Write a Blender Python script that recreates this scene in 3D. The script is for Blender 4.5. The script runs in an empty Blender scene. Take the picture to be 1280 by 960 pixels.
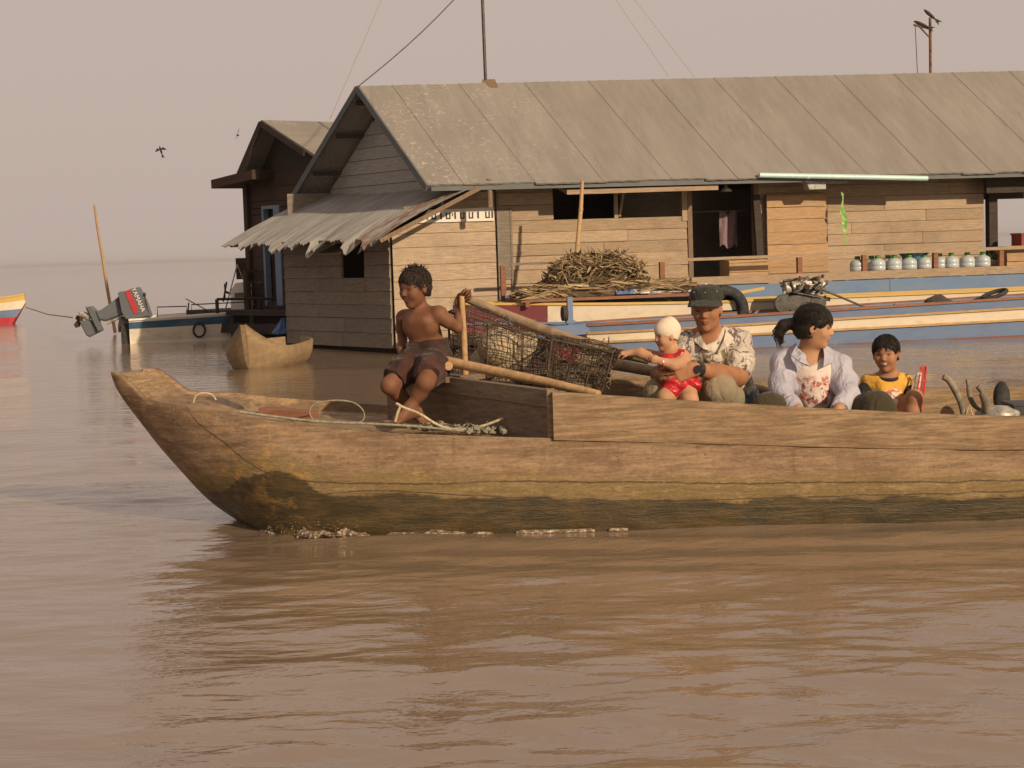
import bpy, math, random
import numpy as np
from mathutils import Vector, Matrix
R = math.radians
rnd = random.Random(7)
scene = bpy.context.scene
COL = scene.collection

# ------------------------------------------------------------------ camera
F = 2175.0                      # focal length in photo pixels (1280 wide)
CAM = Vector((0.0, 0.0, 1.19))
pitch, roll = math.atan(165.9 / F), math.atan(0.0325)
f_ = Vector((0, math.cos(pitch), -math.sin(pitch)))
u0 = Vector((0, math.sin(pitch), math.cos(pitch)))
x0 = Vector((1, 0, 0))
r_ = x0 * math.cos(roll) - u0 * math.sin(roll)
u_ = x0 * math.sin(roll) + u0 * math.cos(roll)
cd = bpy.data.cameras.new("camera")
cam = bpy.data.objects.new("camera", cd)
COL.objects.link(cam)
cam.matrix_world = Matrix(((r_.x, u_.x, -f_.x, CAM.x), (r_.y, u_.y, -f_.y, CAM.y), (r_.z, u_.z, -f_.z, CAM.z), (0, 0, 0, 1)))
cd.sensor_width = 36.0
cd.lens = F / 1280 * 36.0
cd.clip_end = 20000
scene.camera = cam

# ------------------------------------------------------------------ sky, sun, exposure
SUN_AZ, SUN_EL = R(37), R(22)   # toward the sun: right of and behind the camera
sun_dir = Vector((math.sin(SUN_AZ) * math.cos(SUN_EL), -math.cos(SUN_AZ) * math.cos(SUN_EL), math.sin(SUN_EL)))
w = bpy.data.worlds.new("World")
scene.world = w
w.use_nodes = True
nt = w.node_tree
nt.nodes.clear()
sky = nt.nodes.new("ShaderNodeTexSky")
sky.sky_type = 'NISHITA'
sky.sun_disc = False
sky.sun_elevation = SUN_EL
sky.sun_rotation = math.atan2(sun_dir.x, sun_dir.y)
sky.air_density, sky.dust_density, sky.ozone_density = 1.5, 6.0, 1.0
mixn = nt.nodes.new("ShaderNodeMix")
mixn.data_type = 'RGBA'
mixn.inputs[0].default_value = 0.93          # thick dry-season dust whitens the whole sky
mixn.inputs[7].default_value = (5.0, 4.02, 3.52, 1)
nt.links.new(sky.outputs[0], mixn.inputs[6])
bg = nt.nodes.new("ShaderNodeBackground")
bg.inputs[1].default_value = 0.1
nt.links.new(mixn.outputs[2], bg.inputs[0])
wo = nt.nodes.new("ShaderNodeOutputWorld")
nt.links.new(bg.outputs[0], wo.inputs[0])
sl = bpy.data.lights.new("sun", 'SUN')
sl.energy = 4.2
sl.angle = R(0.9)
sl.color = (1.0, 0.79, 0.54)
so = bpy.data.objects.new("sun", sl)
so.rotation_euler = sun_dir.to_track_quat('Z', 'Y').to_euler()
COL.objects.link(so)
vs = scene.view_settings
vs.view_transform = 'Standard'
vs.look = 'None'
vs.exposure = 0.14
vs.gamma = 1.0
vs.use_curve_mapping = False

# ------------------------------------------------------------------ picture -> place helpers
def ray(px, py):
    return f_ + r_ * ((px - 640) / F) + u_ * ((480 - py) / F)
def P(px, py, Y):
    d = ray(px, py)
    return CAM + d * (Y / d.y)
def RP(px, py, p0, n):
    d = ray(px, py)
    return CAM + d * ((Vector(p0) - CAM).dot(n) / d.dot(n))
def G(px, py, z=0.0):
    return RP(px, py, (0, 0, z), Vector((0, 0, 1)))

# ------------------------------------------------------------------ object helpers
def tag(o, label=None, cat=None, group=None, kind=None):
    if label: o['label'] = label
    if cat: o['category'] = cat
    if group: o['group'] = group
    if kind: o['kind'] = kind
    return o
def thing(name, label, cat, loc=(0, 0, 0), rz=0.0, group=None):
    o = bpy.data.objects.new(name, None)
    o.empty_display_size = 0.1
    COL.objects.link(o)
    o.location = loc
    o.rotation_euler = (0, 0, rz)
    return tag(o, label, cat, group)
def wmat(o):
    m = Matrix.Identity(4)
    while o is not None:
        m = o.matrix_basis @ m
        o = o.parent
    return m
def link_mesh(name, me, mats, parent=None):
    o = bpy.data.objects.new(name, me)
    for m in (mats if isinstance(mats, (list, tuple)) else [mats]):
        me.materials.append(m)
    COL.objects.link(o)
    if parent is not None:
        o.parent = parent
    return o
def copy_tree(o, parent=None):
    c = o.copy()
    COL.objects.link(c)
    c.parent = parent
    for ch in list(o.children):
        copy_tree(ch, c)
    return c

class MB:
    """collects shapes and links them as one mesh object"""
    def __init__(s):
        s.v, s.f, s.m, s.sm = [], [], [], []
    def add(s, vs, fs, mi=0, smooth=False):
        b = len(s.v)
        s.v += [Vector(v) for v in vs]
        for q in fs:
            s.f.append(tuple(b + i for i in q)); s.m.append(mi); s.sm.append(smooth)
    def hexa(s, p, mi=0):
        """8 corners: 0-3 one face in order, 4-7 the opposite face in the same order"""
        s.add(p, [(0, 3, 2, 1), (4, 5, 6, 7), (0, 1, 5, 4), (1, 2, 6, 5), (2, 3, 7, 6), (3, 0, 4, 7)], mi)
    def box(s, lo, hi, mi=0, mat=None):
        (a, b, c), (d, e, g) = lo, hi
        p = [Vector(q) for q in ((a, b, c), (d, b, c), (d, e, c), (a, e, c), (a, b, g), (d, b, g), (d, e, g), (a, e, g))]
        if mat is not None: p = [mat @ q for q in p]
        s.hexa(p, mi)
    def bar(s, a, b, wd, ht, up=(0, 0, 1), mi=0):
        a, b = Vector(a), Vector(b)
        d = (b - a).normalized()
        side = d.cross(Vector(up))
        if side.length < 1e-4: side = d.cross(Vector((1, 0, 0)))
        side.normalize()
        upv = side.cross(d).normalized()
        p = []
        for q in (a, b):
            p += [q - side * wd / 2 - upv * ht / 2, q + side * wd / 2 - upv * ht / 2, q + side * wd / 2 + upv * ht / 2, q - side * wd / 2 + upv * ht / 2]
        s.hexa(p, mi)
    def tube(s, pts, rad, seg=8, mi=0, smooth=True, caps=True):
        pts = [Vector(p) for p in pts]
        n = len(pts)
        if not isinstance(rad, (list, tuple)): rad = [rad] * n
        rings = []
        prev = None
        for i in range(n):
            d = (pts[min(i + 1, n - 1)] - pts[max(i - 1, 0)])
            if d.length < 1e-9: d = Vector((0, 0, 1))
            d.normalize()
            if prev is None:
                side = d.cross(Vector((0, 0, 1)))
                if side.length < 1e-3: side = d.cross(Vector((1, 0, 0)))
            else:
                side = prev - d * prev.dot(d)
                if side.length < 1e-4: side = d.cross(Vector((0.3, 0.5, 0.8)))
            side.normalize(); prev = side
            up = d.cross(side)
            rings.append([pts[i] + (side * math.cos(t) + up * math.sin(t)) * rad[i] for t in [2 * math.pi * k / seg for k in range(seg)]])
        vs = [p for r in rings for p in r]
        fs = []
        for i in range(n - 1):
            for k in range(seg):
                fs.append((i * seg + k, i * seg + (k + 1) % seg, (i + 1) * seg + (k + 1) % seg, (i + 1) * seg + k))
        s.add(vs, fs, mi, smooth)
        if caps:
            s.add(rings[0], [tuple(range(seg))[::-1]], mi)
            s.add(rings[-1], [tuple(range(seg))], mi)
    def lathe(s, prof, c=(0, 0, 0), seg=20, mi=0, smooth=True, mat=None):
        vs, fs = [], []
        for (r, z) in prof:
            for k in range(seg):
                t = 2 * math.pi * k / seg
                v = Vector((r * math.cos(t), r * math.sin(t), z))
                if mat is not None: v = mat @ v
                vs.append(v + Vector(c))
        for i in range(len(prof) - 1):
            for k in range(seg):
                fs.append((i * seg + k, i * seg + (k + 1) % seg, (i + 1) * seg + (k + 1) % seg, (i + 1) * seg + k))
        if prof[0][0] > 1e-6: fs.append(tuple(range(seg))[::-1])
        if prof[-1][0] > 1e-6: fs.append(tuple(range((len(prof) - 1) * seg, len(prof) * seg)))
        s.add(vs, fs, mi, smooth)
    def loft(s, rings, mi=0, smooth=True, closed=False, caps=False):
        n = len(rings[0])
        vs = [Vector(p) for r in rings for p in r]
        fs = []
        for i in range(len(rings) - 1):
            for k in range(n if closed else n - 1):
                fs.append((i * n + k, i * n + (k + 1) % n, (i + 1) * n + (k + 1) % n, (i + 1) * n + k))
        s.add(vs, fs, mi, smooth)
        if caps:
            s.add(rings[0], [tuple(range(n))[::-1]], mi)
            s.add(rings[-1], [tuple(range(n))], mi)
    def build(s, name, mats, parent=None, world=False):
        vs = s.v
        if world and parent is not None:
            inv = wmat(parent).inverted()
            vs = [inv @ v for v in vs]
        me = bpy.data.meshes.new(name)
        me.from_pydata([tuple(v) for v in vs], [], s.f)
        me.polygons.foreach_set('material_index', s.m)
        me.polygons.foreach_set('use_smooth', s.sm)
        me.update()
        return link_mesh(name, me, mats, parent)

# ------------------------------------------------------------------ materials
class NT:
    def __init__(s, name):
        s.m = bpy.data.materials.new(name)
        s.m.use_nodes = True
        s.t = s.m.node_tree
        s.t.nodes.clear()
        s.out = s.n("ShaderNodeOutputMaterial")
        s.b = s.n("ShaderNodeBsdfPrincipled")
        s.l(s.b.outputs[0], s.out.inputs[0])
    def n(s, typ, **kw):
        nd = s.t.nodes.new(typ)
        for k, v in kw.items(): setattr(nd, k, v)
        return nd
    def l(s, a, b): s.t.links.new(a, b)
    def put(s, sock, v):
        if hasattr(v, 'links') or hasattr(v, 'is_linked'): s.l(v, sock)
        elif isinstance(v, tuple) and len(v) == 3 and sock.type == 'RGBA': sock.default_value = (*v, 1)
        else: sock.default_value = v
    def coord(s, scale=(1, 1, 1), kind='Object'):
        tc = s.n("ShaderNodeTexCoord")
        mp = s.n("ShaderNodeMapping")
        mp.inputs['Scale'].default_value = scale
        s.l(tc.outputs[kind], mp.inputs[0])
        return mp.outputs[0]
    def noise(s, scale, vec=None, detail=4, rough=0.6, dist=0.0):
        nd = s.n("ShaderNodeTexNoise")
        nd.inputs['Scale'].default_value = scale
        nd.inputs['Detail'].default_value = detail
        nd.inputs['Roughness'].default_value = rough
        nd.inputs['Distortion'].default_value = dist
        if vec is not None: s.l(vec, nd.inputs['Vector'])
        return nd.outputs[0]
    def mix(s, fac, a, b, mode='MIX'):
        nd = s.n("ShaderNodeMix", data_type='RGBA', blend_type=mode)
        s.put(nd.inputs[0], fac); s.put(nd.inputs[6], a); s.put(nd.inputs[7], b)
        return nd.outputs[2]
    def math(s, op, a, b=0.0, clamp=False):
        nd = s.n("ShaderNodeMath", operation=op, use_clamp=clamp)
        s.put(nd.inputs[0], a); s.put(nd.inputs[1], b)
        return nd.outputs[0]
    def ss(s, v, lo, hi, a=0.0, b=1.0):
        nd = s.n("ShaderNodeMapRange", interpolation_type='SMOOTHSTEP')
        s.put(nd.inputs[0], v)
        nd.inputs[1].default_value, nd.inputs[2].default_value = lo, hi
        nd.inputs[3].default_value, nd.inputs[4].default_value = a, b
        return nd.outputs[0]
    def attr(s, name):
        return s.n("ShaderNodeAttribute", attribute_name=name).outputs['Fac']
    def island(s):
        return s.n("ShaderNodeNewGeometry").outputs['Random Per Island']
    def objrand(s):
        return s.n("ShaderNodeObjectInfo").outputs['Random']
    def xyz(s, vec):
        nd = s.n("ShaderNodeSeparateXYZ"); s.l(vec, nd.inputs[0])
        return nd.outputs
    def bump(s, h, strength=0.3, dist=0.01, normal=None):
        nd = s.n("ShaderNodeBump")
        nd.inputs['Strength'].default_value = strength
        nd.inputs['Distance'].default_value = dist
        s.l(h, nd.inputs['Height'])
        if normal is not None: s.l(normal, nd.inputs['Normal'])
        return nd.outputs[0]
    def fin(s, color, rough=0.8, normal=None, spec=0.3, metal=0.0):
        s.put(s.b.inputs['Base Color'], color)
        s.put(s.b.inputs['Roughness'], rough)
        s.b.inputs['Specular IOR Level'].default_value = spec
        s.b.inputs['Metallic'].default_value = metal
        if normal is not None: s.l(normal, s.b.inputs['Normal'])
        return s.m
def sc3(c, k): return tuple(x * k for x in c)

def wood(name, base, scale=3.0, stretch=(1, 1, 12), contrast=0.45, island=0.35, rough=0.85, stain=(0.1, 0.07, 0.05), stain_amt=0.5, bump=0.35, grey=0.0):
    t = NT(name)
    v = t.coord(stretch)
    v1 = t.coord((1, 1, 1))
    g = t.noise(scale * 3, v, 6, 0.65, 0.4)
    big = t.noise(scale * 0.45, v1, 4, 0.6)
    c = t.mix(t.ss(g, 0.3, 0.72), sc3(base, 1 - contrast), sc3(base, 1 + contrast * 0.6))
    if island:
        isl = t.island()
        c = t.mix(t.math('MULTIPLY', isl, island), c, sc3(base, 0.45))
        c = t.mix(t.math('MULTIPLY', t.math('FRACT', t.math('MULTIPLY', isl, 7.13)), island * 0.7), c, (base[0] * 1.15, base[1] * 1.25, base[2] * 1.4))
    c = t.mix(t.math('MULTIPLY', t.ss(big, 0.5, 0.72), stain_amt), c, stain)
    fine = t.noise(scale * 14, v, 3, 0.7)
    c = t.mix(t.math('MULTIPLY', t.ss(fine, 0.58, 0.75), 0.45), c, sc3(base, 0.35))
    streak = t.noise(scale * 9, t.coord((stretch[0] * 0.3, stretch[1] * 0.6, stretch[2] * 0.5)), 5, 0.75)
    c = t.mix(t.math('MULTIPLY', t.ss(streak, 0.5, 0.72), 0.38), c, sc3(base, 0.42))
    spk = t.noise(85, t.coord((0.55, 1, 1.2)), 4, 0.75)
    c = t.mix(t.math('MULTIPLY', t.ss(spk, 0.54, 0.66), 0.38), c, sc3(base, 0.45))
    c = t.mix(t.math('MULTIPLY', t.ss(spk, 0.45, 0.34), 0.25), c, (min(.6, base[0] * 1.35), min(.6, base[1] * 1.4), min(.6, base[2] * 1.45)))
    spot = t.noise(scale * 5, t.coord((1, 1, 1.5)), 5, 0.72, 0.5)
    c = t.mix(t.math('MULTIPLY', t.ss(spot, 0.62, 0.72), 0.4), c, sc3(stain, 0.8))
    c = t.mix(t.math('MULTIPLY', t.ss(spot, 0.40, 0.28), 0.25), c, (min(.6, base[0] * 1.4), min(.6, base[1] * 1.45), min(.6, base[2] * 1.5)))
    return t.fin(c, rough, t.bump(t.math('ADD', g, t.math('ADD', t.math('MULTIPLY', fine, 0.5), t.math('MULTIPLY', streak, 0.5))), bump, 0.006), 0.2)

def paint(name, base, dirt=(0.16, 0.11, 0.07), amt=0.5, scale=4.0, rough=0.55, chip=(0.22, 0.16, 0.11), chip_amt=0.7, spec=0.35, stretch=(1, 1, 2.5)):
    t = NT(name)
    v = t.coord(stretch)
    v1 = t.coord((1, 1, 1))
    a = t.noise(scale, v, 5, 0.65)
    b = t.noise(scale * 7, v1, 4, 0.7, 0.5)
    c = t.mix(t.ss(a, 0.2, 0.8), sc3(base, 0.82), sc3(base, 1.08))
    c = t.mix(t.math('MULTIPLY', t.ss(a, 0.48, 0.75), amt), c, dirt)
    c = t.mix(t.math('MULTIPLY', t.ss(b, 0.66, 0.70), chip_amt), c, chip)
    return t.fin(c, rough, t.bump(b, 0.15, 0.004), spec)

def cloth(name, base, alt=None, scale=6.0, lo=0.5, hi=0.6, fold=14.0, rough=0.9, third=None):
    t = NT(name)
    v = t.coord()
    a = t.noise(scale, v, 3, 0.55, 0.8)
    c = base
    if alt is not None:
        c = t.mix(t.ss(a, lo, hi), base, alt)
    if third is not None:
        b = t.noise(scale * 1.7, t.coord((1.3, 1, 0.8)), 2, 0.5, 1.2)
        c = t.mix(t.ss(b, 0.57, 0.62), c, third)
    mott = t.noise(30, v, 3, 0.6)
    c = t.mix(t.math('MULTIPLY', t.ss(mott, 0.35, 0.75), 0.25), c, sc3(base, 0.5))
    f1 = t.noise(fold, t.coord((1, 1, 0.55)), 3, 0.5, 1.0)
    weave = t.noise(240, v, 2, 0.5)
    nrm = t.bump(f1, 0.55, 0.03)
    nrm = t.bump(weave, 0.12, 0.002, nrm)
    t.b.inputs['Sheen Weight'].default_value = 0.1
    return t.fin(c, rough, nrm, 0.15)

def plain(name, base, rough=0.6, spec=0.4, metal=0.0, var=0.25, scale=20.0, bump=0.1):
    t = NT(name)
    a = t.noise(scale, t.coord(), 4, 0.65)
    c = t.mix(t.ss(a, 0.3, 0.7), sc3(base, 1 - var), sc3(base, 1 + var))
    return t.fin(c, rough, t.bump(a, bump, 0.004), spec, metal)

def skin_mat(name, base, lip):
    t = NT(name)
    v = t.coord()
    a = t.noise(16, v, 4, 0.6)
    b = t.noise(130, v, 3, 0.6)
    c = t.mix(t.ss(a, 0.3, 0.7), sc3(base, 0.84), sc3(base, 1.1))
    c = t.mix(t.math('MULTIPLY', t.ss(b, 0.45, 0.7), 0.18), c, sc3(base, 0.6))
    c = t.mix(t.attr('lip'), c, lip)
    c = t.mix(t.attr('brow'), c, (0.02, 0.014, 0.01))
    c = t.mix(t.attr('mouth'), c, (0.05, 0.012, 0.012))
    c = t.mix(t.attr('teeth'), c, (0.62, 0.56, 0.48))
    t.b.inputs['Subsurface Weight'].default_value = 0.08
    t.b.inputs['Subsurface Radius'].default_value = (0.012, 0.005, 0.003)
    t.b.inputs['Subsurface Scale'].default_value = 0.5
    return t.fin(c, 0.62, t.bump(b, 0.15, 0.002), 0.22)
# ------------------------------------------------------------------ materials of the setting
def water_mat():
    t = NT("muddy_water")
    v = t.coord((1, 1, 1))
    a = t.noise(0.35, t.coord((1, 2.2, 1)), 4, 0.6)
    c = t.mix(t.ss(a, 0.3, 0.7), (0.190, 0.133, 0.086), (0.215, 0.154, 0.103))
    n1 = t.noise(3.0, t.coord((1, 2.0, 1)), 4, 0.6, 0.3)
    n2 = t.noise(13.0, t.coord((1, 1.7, 1)), 4, 0.62, 0.4)
    nrm = t.bump(n1, 0.4, 0.03)
    nrm = t.bump(n2, 0.16, 0.008, nrm)
    t.b.inputs['IOR'].default_value = 1.9
    return t.fin(c, 0.055, nrm, 0.5)

# ------------------------------------------------------------------ water: one sheet with real waves, to the horizon
def axis(core_lo, core_hi, step, far_lo, far_hi, g):
    a = list(np.arange(core_lo, core_hi, step))
    s, x = step, a[-1]
    while x < far_hi:
        s *= g; x += s; a.append(x)
    s, x, pre = step, a[0], []
    while x > far_lo:
        s *= g; x -= s; pre.append(x)
    return np.array(pre[::-1] + a)
gx = axis(-3.2, 3.2, 0.021, -5000, 5000, 1.08)
gy = axis(3.4, 8.6, 0.016, -300, 9000, 1.035)
X, Y = np.meshgrid(gx, gy)
dx = np.gradient(gx)[None, :] * np.ones_like(X)
dy = np.gradient(gy)[:, None] * np.ones_like(X)
Z = np.zeros_like(X)
rs = np.random.RandomState(3)
for i in range(84):
    lam = 0.075 * (20.0 ** rs.rand()) if i < 70 else 2.0 + 4.0 * rs.rand()
    th = rs.normal(1.40, 0.48)
    kx, ky = math.cos(th) * 2 * math.pi / lam, math.sin(th) * 2 * math.pi / lam
    amp = (0.0023 if i < 70 else 0.0009) * lam ** 0.9
    att = np.clip(lam / (4.5 * np.maximum(dx * abs(math.cos(th)), dy * abs(math.sin(th)))) - 0.25, 0, 1)
    wob = 0.5 * np.sin(X * 0.9 + i) + 0.4 * np.sin(Y * 1.1 + 2 * i)
    Z += att * amp * (np.exp(np.sin(kx * X + ky * Y + 6.28 * rs.rand() + wob)) - 1.266) * .9
gust = 0.65 + 0.35 * np.sin(X * 0.8 + 1.0) * np.sin(Y * 0.55 + X * 0.3)
calm = 0.55 + 0.45 / (1 + np.exp(-(X + 0.9 + (Y - 6) * 0.25) * 2.2))     # the water ahead of the bow lies calmer
Z *= gust * calm
# the bow wave rolling off the near side of the moving boat
s = X + 0.95
side = 7.28 - 0.30 * np.clip(s, 0, 6) ** 0.8 * 0.55
on = (s > -0.1) & (X < 5)
crest = np.where(on, 0.012 * np.exp(-((Y - 7.27) / 0.06) ** 2) * np.exp(-np.clip(s, 0, 9) * 0.55) * np.clip((s + 0.1) * 6, 0, 1), 0)
wake = np.where(on, 0.014 * np.exp(-np.clip(s, 0, 9) * 0.22) * np.cos((Y - side) * 2 * math.pi / 0.42 + 0.8 * np.sin(X * 2.1)) * np.exp(-((Y - side) / 0.75) ** 2) * np.clip(s * 2, 0, 1), 0)
Z += crest + wake
nx, ny = len(gx), len(gy)
me = bpy.data.meshes.new("water")
me.vertices.add(nx * ny)
me.vertices.foreach_set('co', np.stack([X, Y, Z], -1).astype(np.float32).ravel())
ii = np.arange(nx * ny).reshape(ny, nx)
quads = np.stack([ii[:-1, :-1], ii[:-1, 1:], ii[1:, 1:], ii[1:, :-1]], -1).reshape(-1, 4)
me.loops.add(quads.size)
me.loops.foreach_set('vertex_index', quads.ravel().astype(np.int32))
me.polygons.add(len(quads))
me.polygons.foreach_set('loop_start', np.arange(0, quads.size, 4, dtype=np.int32))
me.polygons.foreach_set('loop_total', np.full(len(quads), 4, np.int32))
me.polygons.foreach_set('use_smooth', np.ones(len(quads), bool))
me.update(calc_edges=True)
tag(link_mesh("water", me, water_mat()), "muddy brown lake water with small ripples", kind="structure")

# dusty air over the whole lake
def haze():
    mb = MB(); mb.box((-5600, -420, -1.3), (5600, 10200, 9.0))
    m = bpy.data.materials.new("dusty_air"); m.use_nodes = True
    t = m.node_tree; t.nodes.clear()
    v = t.nodes.new("ShaderNodeVolumePrincipled"); o = t.nodes.new("ShaderNodeOutputMaterial")
    v.inputs['Color'].default_value = (0.62, 0.62, 0.63, 1); v.inputs['Density'].default_value = 0.00018; v.inputs['Anisotropy'].default_value = 0.0
    t.links.new(v.outputs[0], o.inputs['Volume'])
    tag(mb.build("haze", m), "pale dusty haze over the lake", kind="stuff")
haze()
# ------------------------------------------------------------------ materials of buildings
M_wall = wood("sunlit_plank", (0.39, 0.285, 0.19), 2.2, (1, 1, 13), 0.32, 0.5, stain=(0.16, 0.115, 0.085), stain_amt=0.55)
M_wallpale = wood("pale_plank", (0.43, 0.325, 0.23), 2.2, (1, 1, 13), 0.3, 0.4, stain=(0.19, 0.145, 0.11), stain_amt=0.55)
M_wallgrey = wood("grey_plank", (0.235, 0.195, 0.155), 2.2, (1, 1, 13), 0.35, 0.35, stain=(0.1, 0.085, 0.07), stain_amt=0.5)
M_gable = wood("weathered_gable_plank", (0.38, 0.36, 0.33), 2.2, (1, 1, 12), 0.25, 0.3, stain=(0.17, 0.16, 0.15), stain_amt=0.4)
M_orange = wood("orange_plank", (0.42, 0.27, 0.15), 2.2, (1, 1, 13), 0.3, 0.3, stain=(0.2, 0.11, 0.06), stain_amt=0.3)
M_redwood = wood("red_brown_board", (0.27, 0.125, 0.075), 2.5, (1, 1, 10), 0.3, 0.3, stain=(0.1, 0.05, 0.035), stain_amt=0.4)
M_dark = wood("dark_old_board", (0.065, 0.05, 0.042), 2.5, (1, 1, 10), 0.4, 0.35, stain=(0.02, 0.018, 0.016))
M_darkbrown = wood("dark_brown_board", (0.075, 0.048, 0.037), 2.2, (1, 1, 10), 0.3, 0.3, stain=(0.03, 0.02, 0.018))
M_post = wood("post_wood", (0.22, 0.15, 0.1), 3, (9, 9, 1), 0.35, 0.2)
M_bluetrim = paint("dull_blue_trim", (0.16, 0.23, 0.32), amt=0.45)
M_fascia = paint("grey_blue_fascia", (0.095, 0.105, 0.11), amt=0.35)

def roof_mat():
    t = NT("dusty_roof_sheet")
    v = t.coord((1, 1, 1))
    a = t.noise(1.1, t.coord((2.2, 0.7, 0.7)), 5, 0.65)
    c = t.mix(t.ss(a, 0.3, 0.72), (0.195, 0.178, 0.158), (0.245, 0.225, 0.20))
    isl = t.island()
    c = t.mix(t.math('MULTIPLY', isl, 0.3), c, (0.19, 0.165, 0.143))
    s = t.noise(0.8, t.coord((1, 1, 1)), 3, 0.6)
    c = t.mix(t.math('MULTIPLY', t.ss(s, 0.5, 0.75), 0.4), c, (0.175, 0.155, 0.135))
    # flaking pale specks, thick only over the first sheets by the gable
    x = t.xyz(v)[0]
    near = t.math('MULTIPLY', t.ss(x, 3.2, 0.3), t.ss(t.noise(1.2, v, 3, 0.6), 0.40, 0.55))
    sp = t.ss(t.noise(17, t.coord((1, 1.6, 1.6)), 4, 0.7, 0.5), 0.55, 0.63)
    c = t.mix(t.math('MULTIPLY', near, t.math('MULTIPLY', sp, 0.75)), c, (0.40, 0.35, 0.29))
    sp2 = t.ss(t.noise(11, t.coord((1, 1.4, 1.4)), 4, 0.72), 0.70, 0.73)
    c = t.mix(t.math('MULTIPLY', sp2, 0.5), c, (0.36, 0.31, 0.25))
    fine = t.noise(60, v, 3, 0.7)
    c = t.mix(t.math('MULTIPLY', t.ss(fine, 0.5, 0.75), 0.25), c, (0.12, 0.10, 0.085))
    run = t.noise(3.0, t.coord((3.5, 0.45, 0.45)), 5, 0.7)
    c = t.mix(t.math('MULTIPLY', t.ss(run, 0.56, 0.72), 0.35), c, (0.15, 0.115, 0.085))
    c = t.mix(t.math('MULTIPLY', t.ss(run, 0.42, 0.28), 0.25), c, (0.31, 0.285, 0.25))
    return t.fin(c, 0.85, t.bump(t.math('ADD', a, t.math('MULTIPLY', fine, 0.4)), 0.3, 0.01), 0.2)
M_roof = roof_mat()
def zinc_mat():
    t = NT("rusting_zinc_sheet")
    v = t.coord()
    a = t.noise(2.0, t.coord((1, 2.5, 1)), 5, 0.65)
    c = t.mix(t.ss(a, 0.3, 0.7), (0.25, 0.24, 0.225), (0.36, 0.345, 0.32))
    y = t.math('ADD', t.xyz(v)[1], t.math('MULTIPLY', t.noise(3, v, 4, 0.7), 0.5))
    rust = t.math('MULTIPLY', t.ss(y, 0.18, -0.12), t.ss(t.noise(7, t.coord((0.5, 2.6, 1)), 4, 0.7), 0.42, 0.6))
    c = t.mix(t.math('MULTIPLY', rust, 0.8), c, (0.20, 0.085, 0.04))
    e = t.noise(6, t.coord((0.6, 2, 1)), 4, 0.7)
    c = t.mix(t.math('MULTIPLY', t.ss(e, 0.55, 0.75), 0.5), c, (0.17, 0.135, 0.10))
    return t.fin(c, 0.72, t.bump(e, 0.2, 0.008), 0.3, 0.15)
M_zinc = zinc_mat()

def plank_wall(mb, o, d, n, a0, a1, z0, z1, row, holes=(), th=0.022, top=None, seg=(1.3, 2.9), lap=0.012, mi=0, seed=1):
    q = random.Random(seed)
    o, d, n = Vector(o), Vector(d).normalized(), Vector(n).normalized()
    zs = [z0]
    while zs[-1] < z1 - 0.03: zs.append(min(z1, zs[-1] + row * q.uniform(0.88, 1.12)))
    edges = [e for h in holes for e in (h[2], h[3]) if z0 < e < z1]
    zs = [z for z in zs if all(abs(z - e) > 0.04 for e in edges)] + edges
    if z1 not in zs: zs.append(z1)
    zs = sorted(set(zs))
    for za, zb in zip(zs, zs[1:]):
        mid = (za + zb) / 2
        iv = [(a0, a1)]
        for h in holes:
            if h[2] <= mid <= h[3]:
                nv = []
                for (p, r) in iv:
                    if h[1] <= p or h[0] >= r: nv.append((p, r)); continue
                    if h[0] > p: nv.append((p, h[0]))
                    if h[1] < r: nv.append((h[1], r))
                iv = nv
        for (p, r) in iv:
            cuts = [p]
            while True:
                c = cuts[-1] + q.uniform(*seg)
                if c > r - 0.35: break
                cuts.append(c)
            cuts.append(r)
            for s, e in zip(cuts, cuts[1:]):
                if top is not None:
                    us = [s + (e - s) * i / 60 for i in range(61)]
                    us = [x for x in us if top(x) > za + 0.012]
                    if len(us) < 2: continue
                    s, e = us[0], us[-1]
                    full = [x for x in us if top(x) >= zb]
                    for s2, e2 in (((s, full[0]), (full[0], full[-1]), (full[-1], e)) if len(full) > 1 else ((s, (s + e) / 2), ((s + e) / 2, e))):
                        if e2 - s2 < 0.012: continue
                        z2 = [max(za + .006, min(zb, top(s2))), max(za + .006, min(zb, top(e2)))]
                        pts = []
                        for off_b, off_t in ((0.0, 0.0), (th + lap, th)):
                            for uu, zz, oo in ((s2, za + .0045, off_b), (e2, za + .0045, off_b), (e2, z2[1], off_t), (s2, z2[0], off_t)):
                                pts.append(o + d * uu + n * oo + Vector((0, 0, zz)))
                        mb.hexa(pts, mi)
                    continue
                zt = [zb, zb]
                if top is not None:
                    zt = [min(zb, top(s)), min(zb, top(e))]
                    if max(zt) < za + 0.01: continue
                    zt = [max(z, za + 0.002) for z in zt]
                j = q.uniform(0, 0.006)
                dz = [q.uniform(-0.004, 0.004), q.uniform(-0.004, 0.004)]
                zl = za + 0.0045
                pts = []
                for off_b, off_t in ((0.0, 0.0), (th + lap + j, th + j)):
                    for uu, zz, oo in ((s + .003, zl + dz[0], off_b), (e - .003, zl + dz[1], off_b), (e - .003, zt[1] + dz[1] * 0.3, off_t), (s + .003, zt[0] + dz[0] * 0.3, off_t)):
                        pts.append(o + d * uu + n * oo + Vector((0, 0, zz)))
                mb.hexa(pts, mi)

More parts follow.
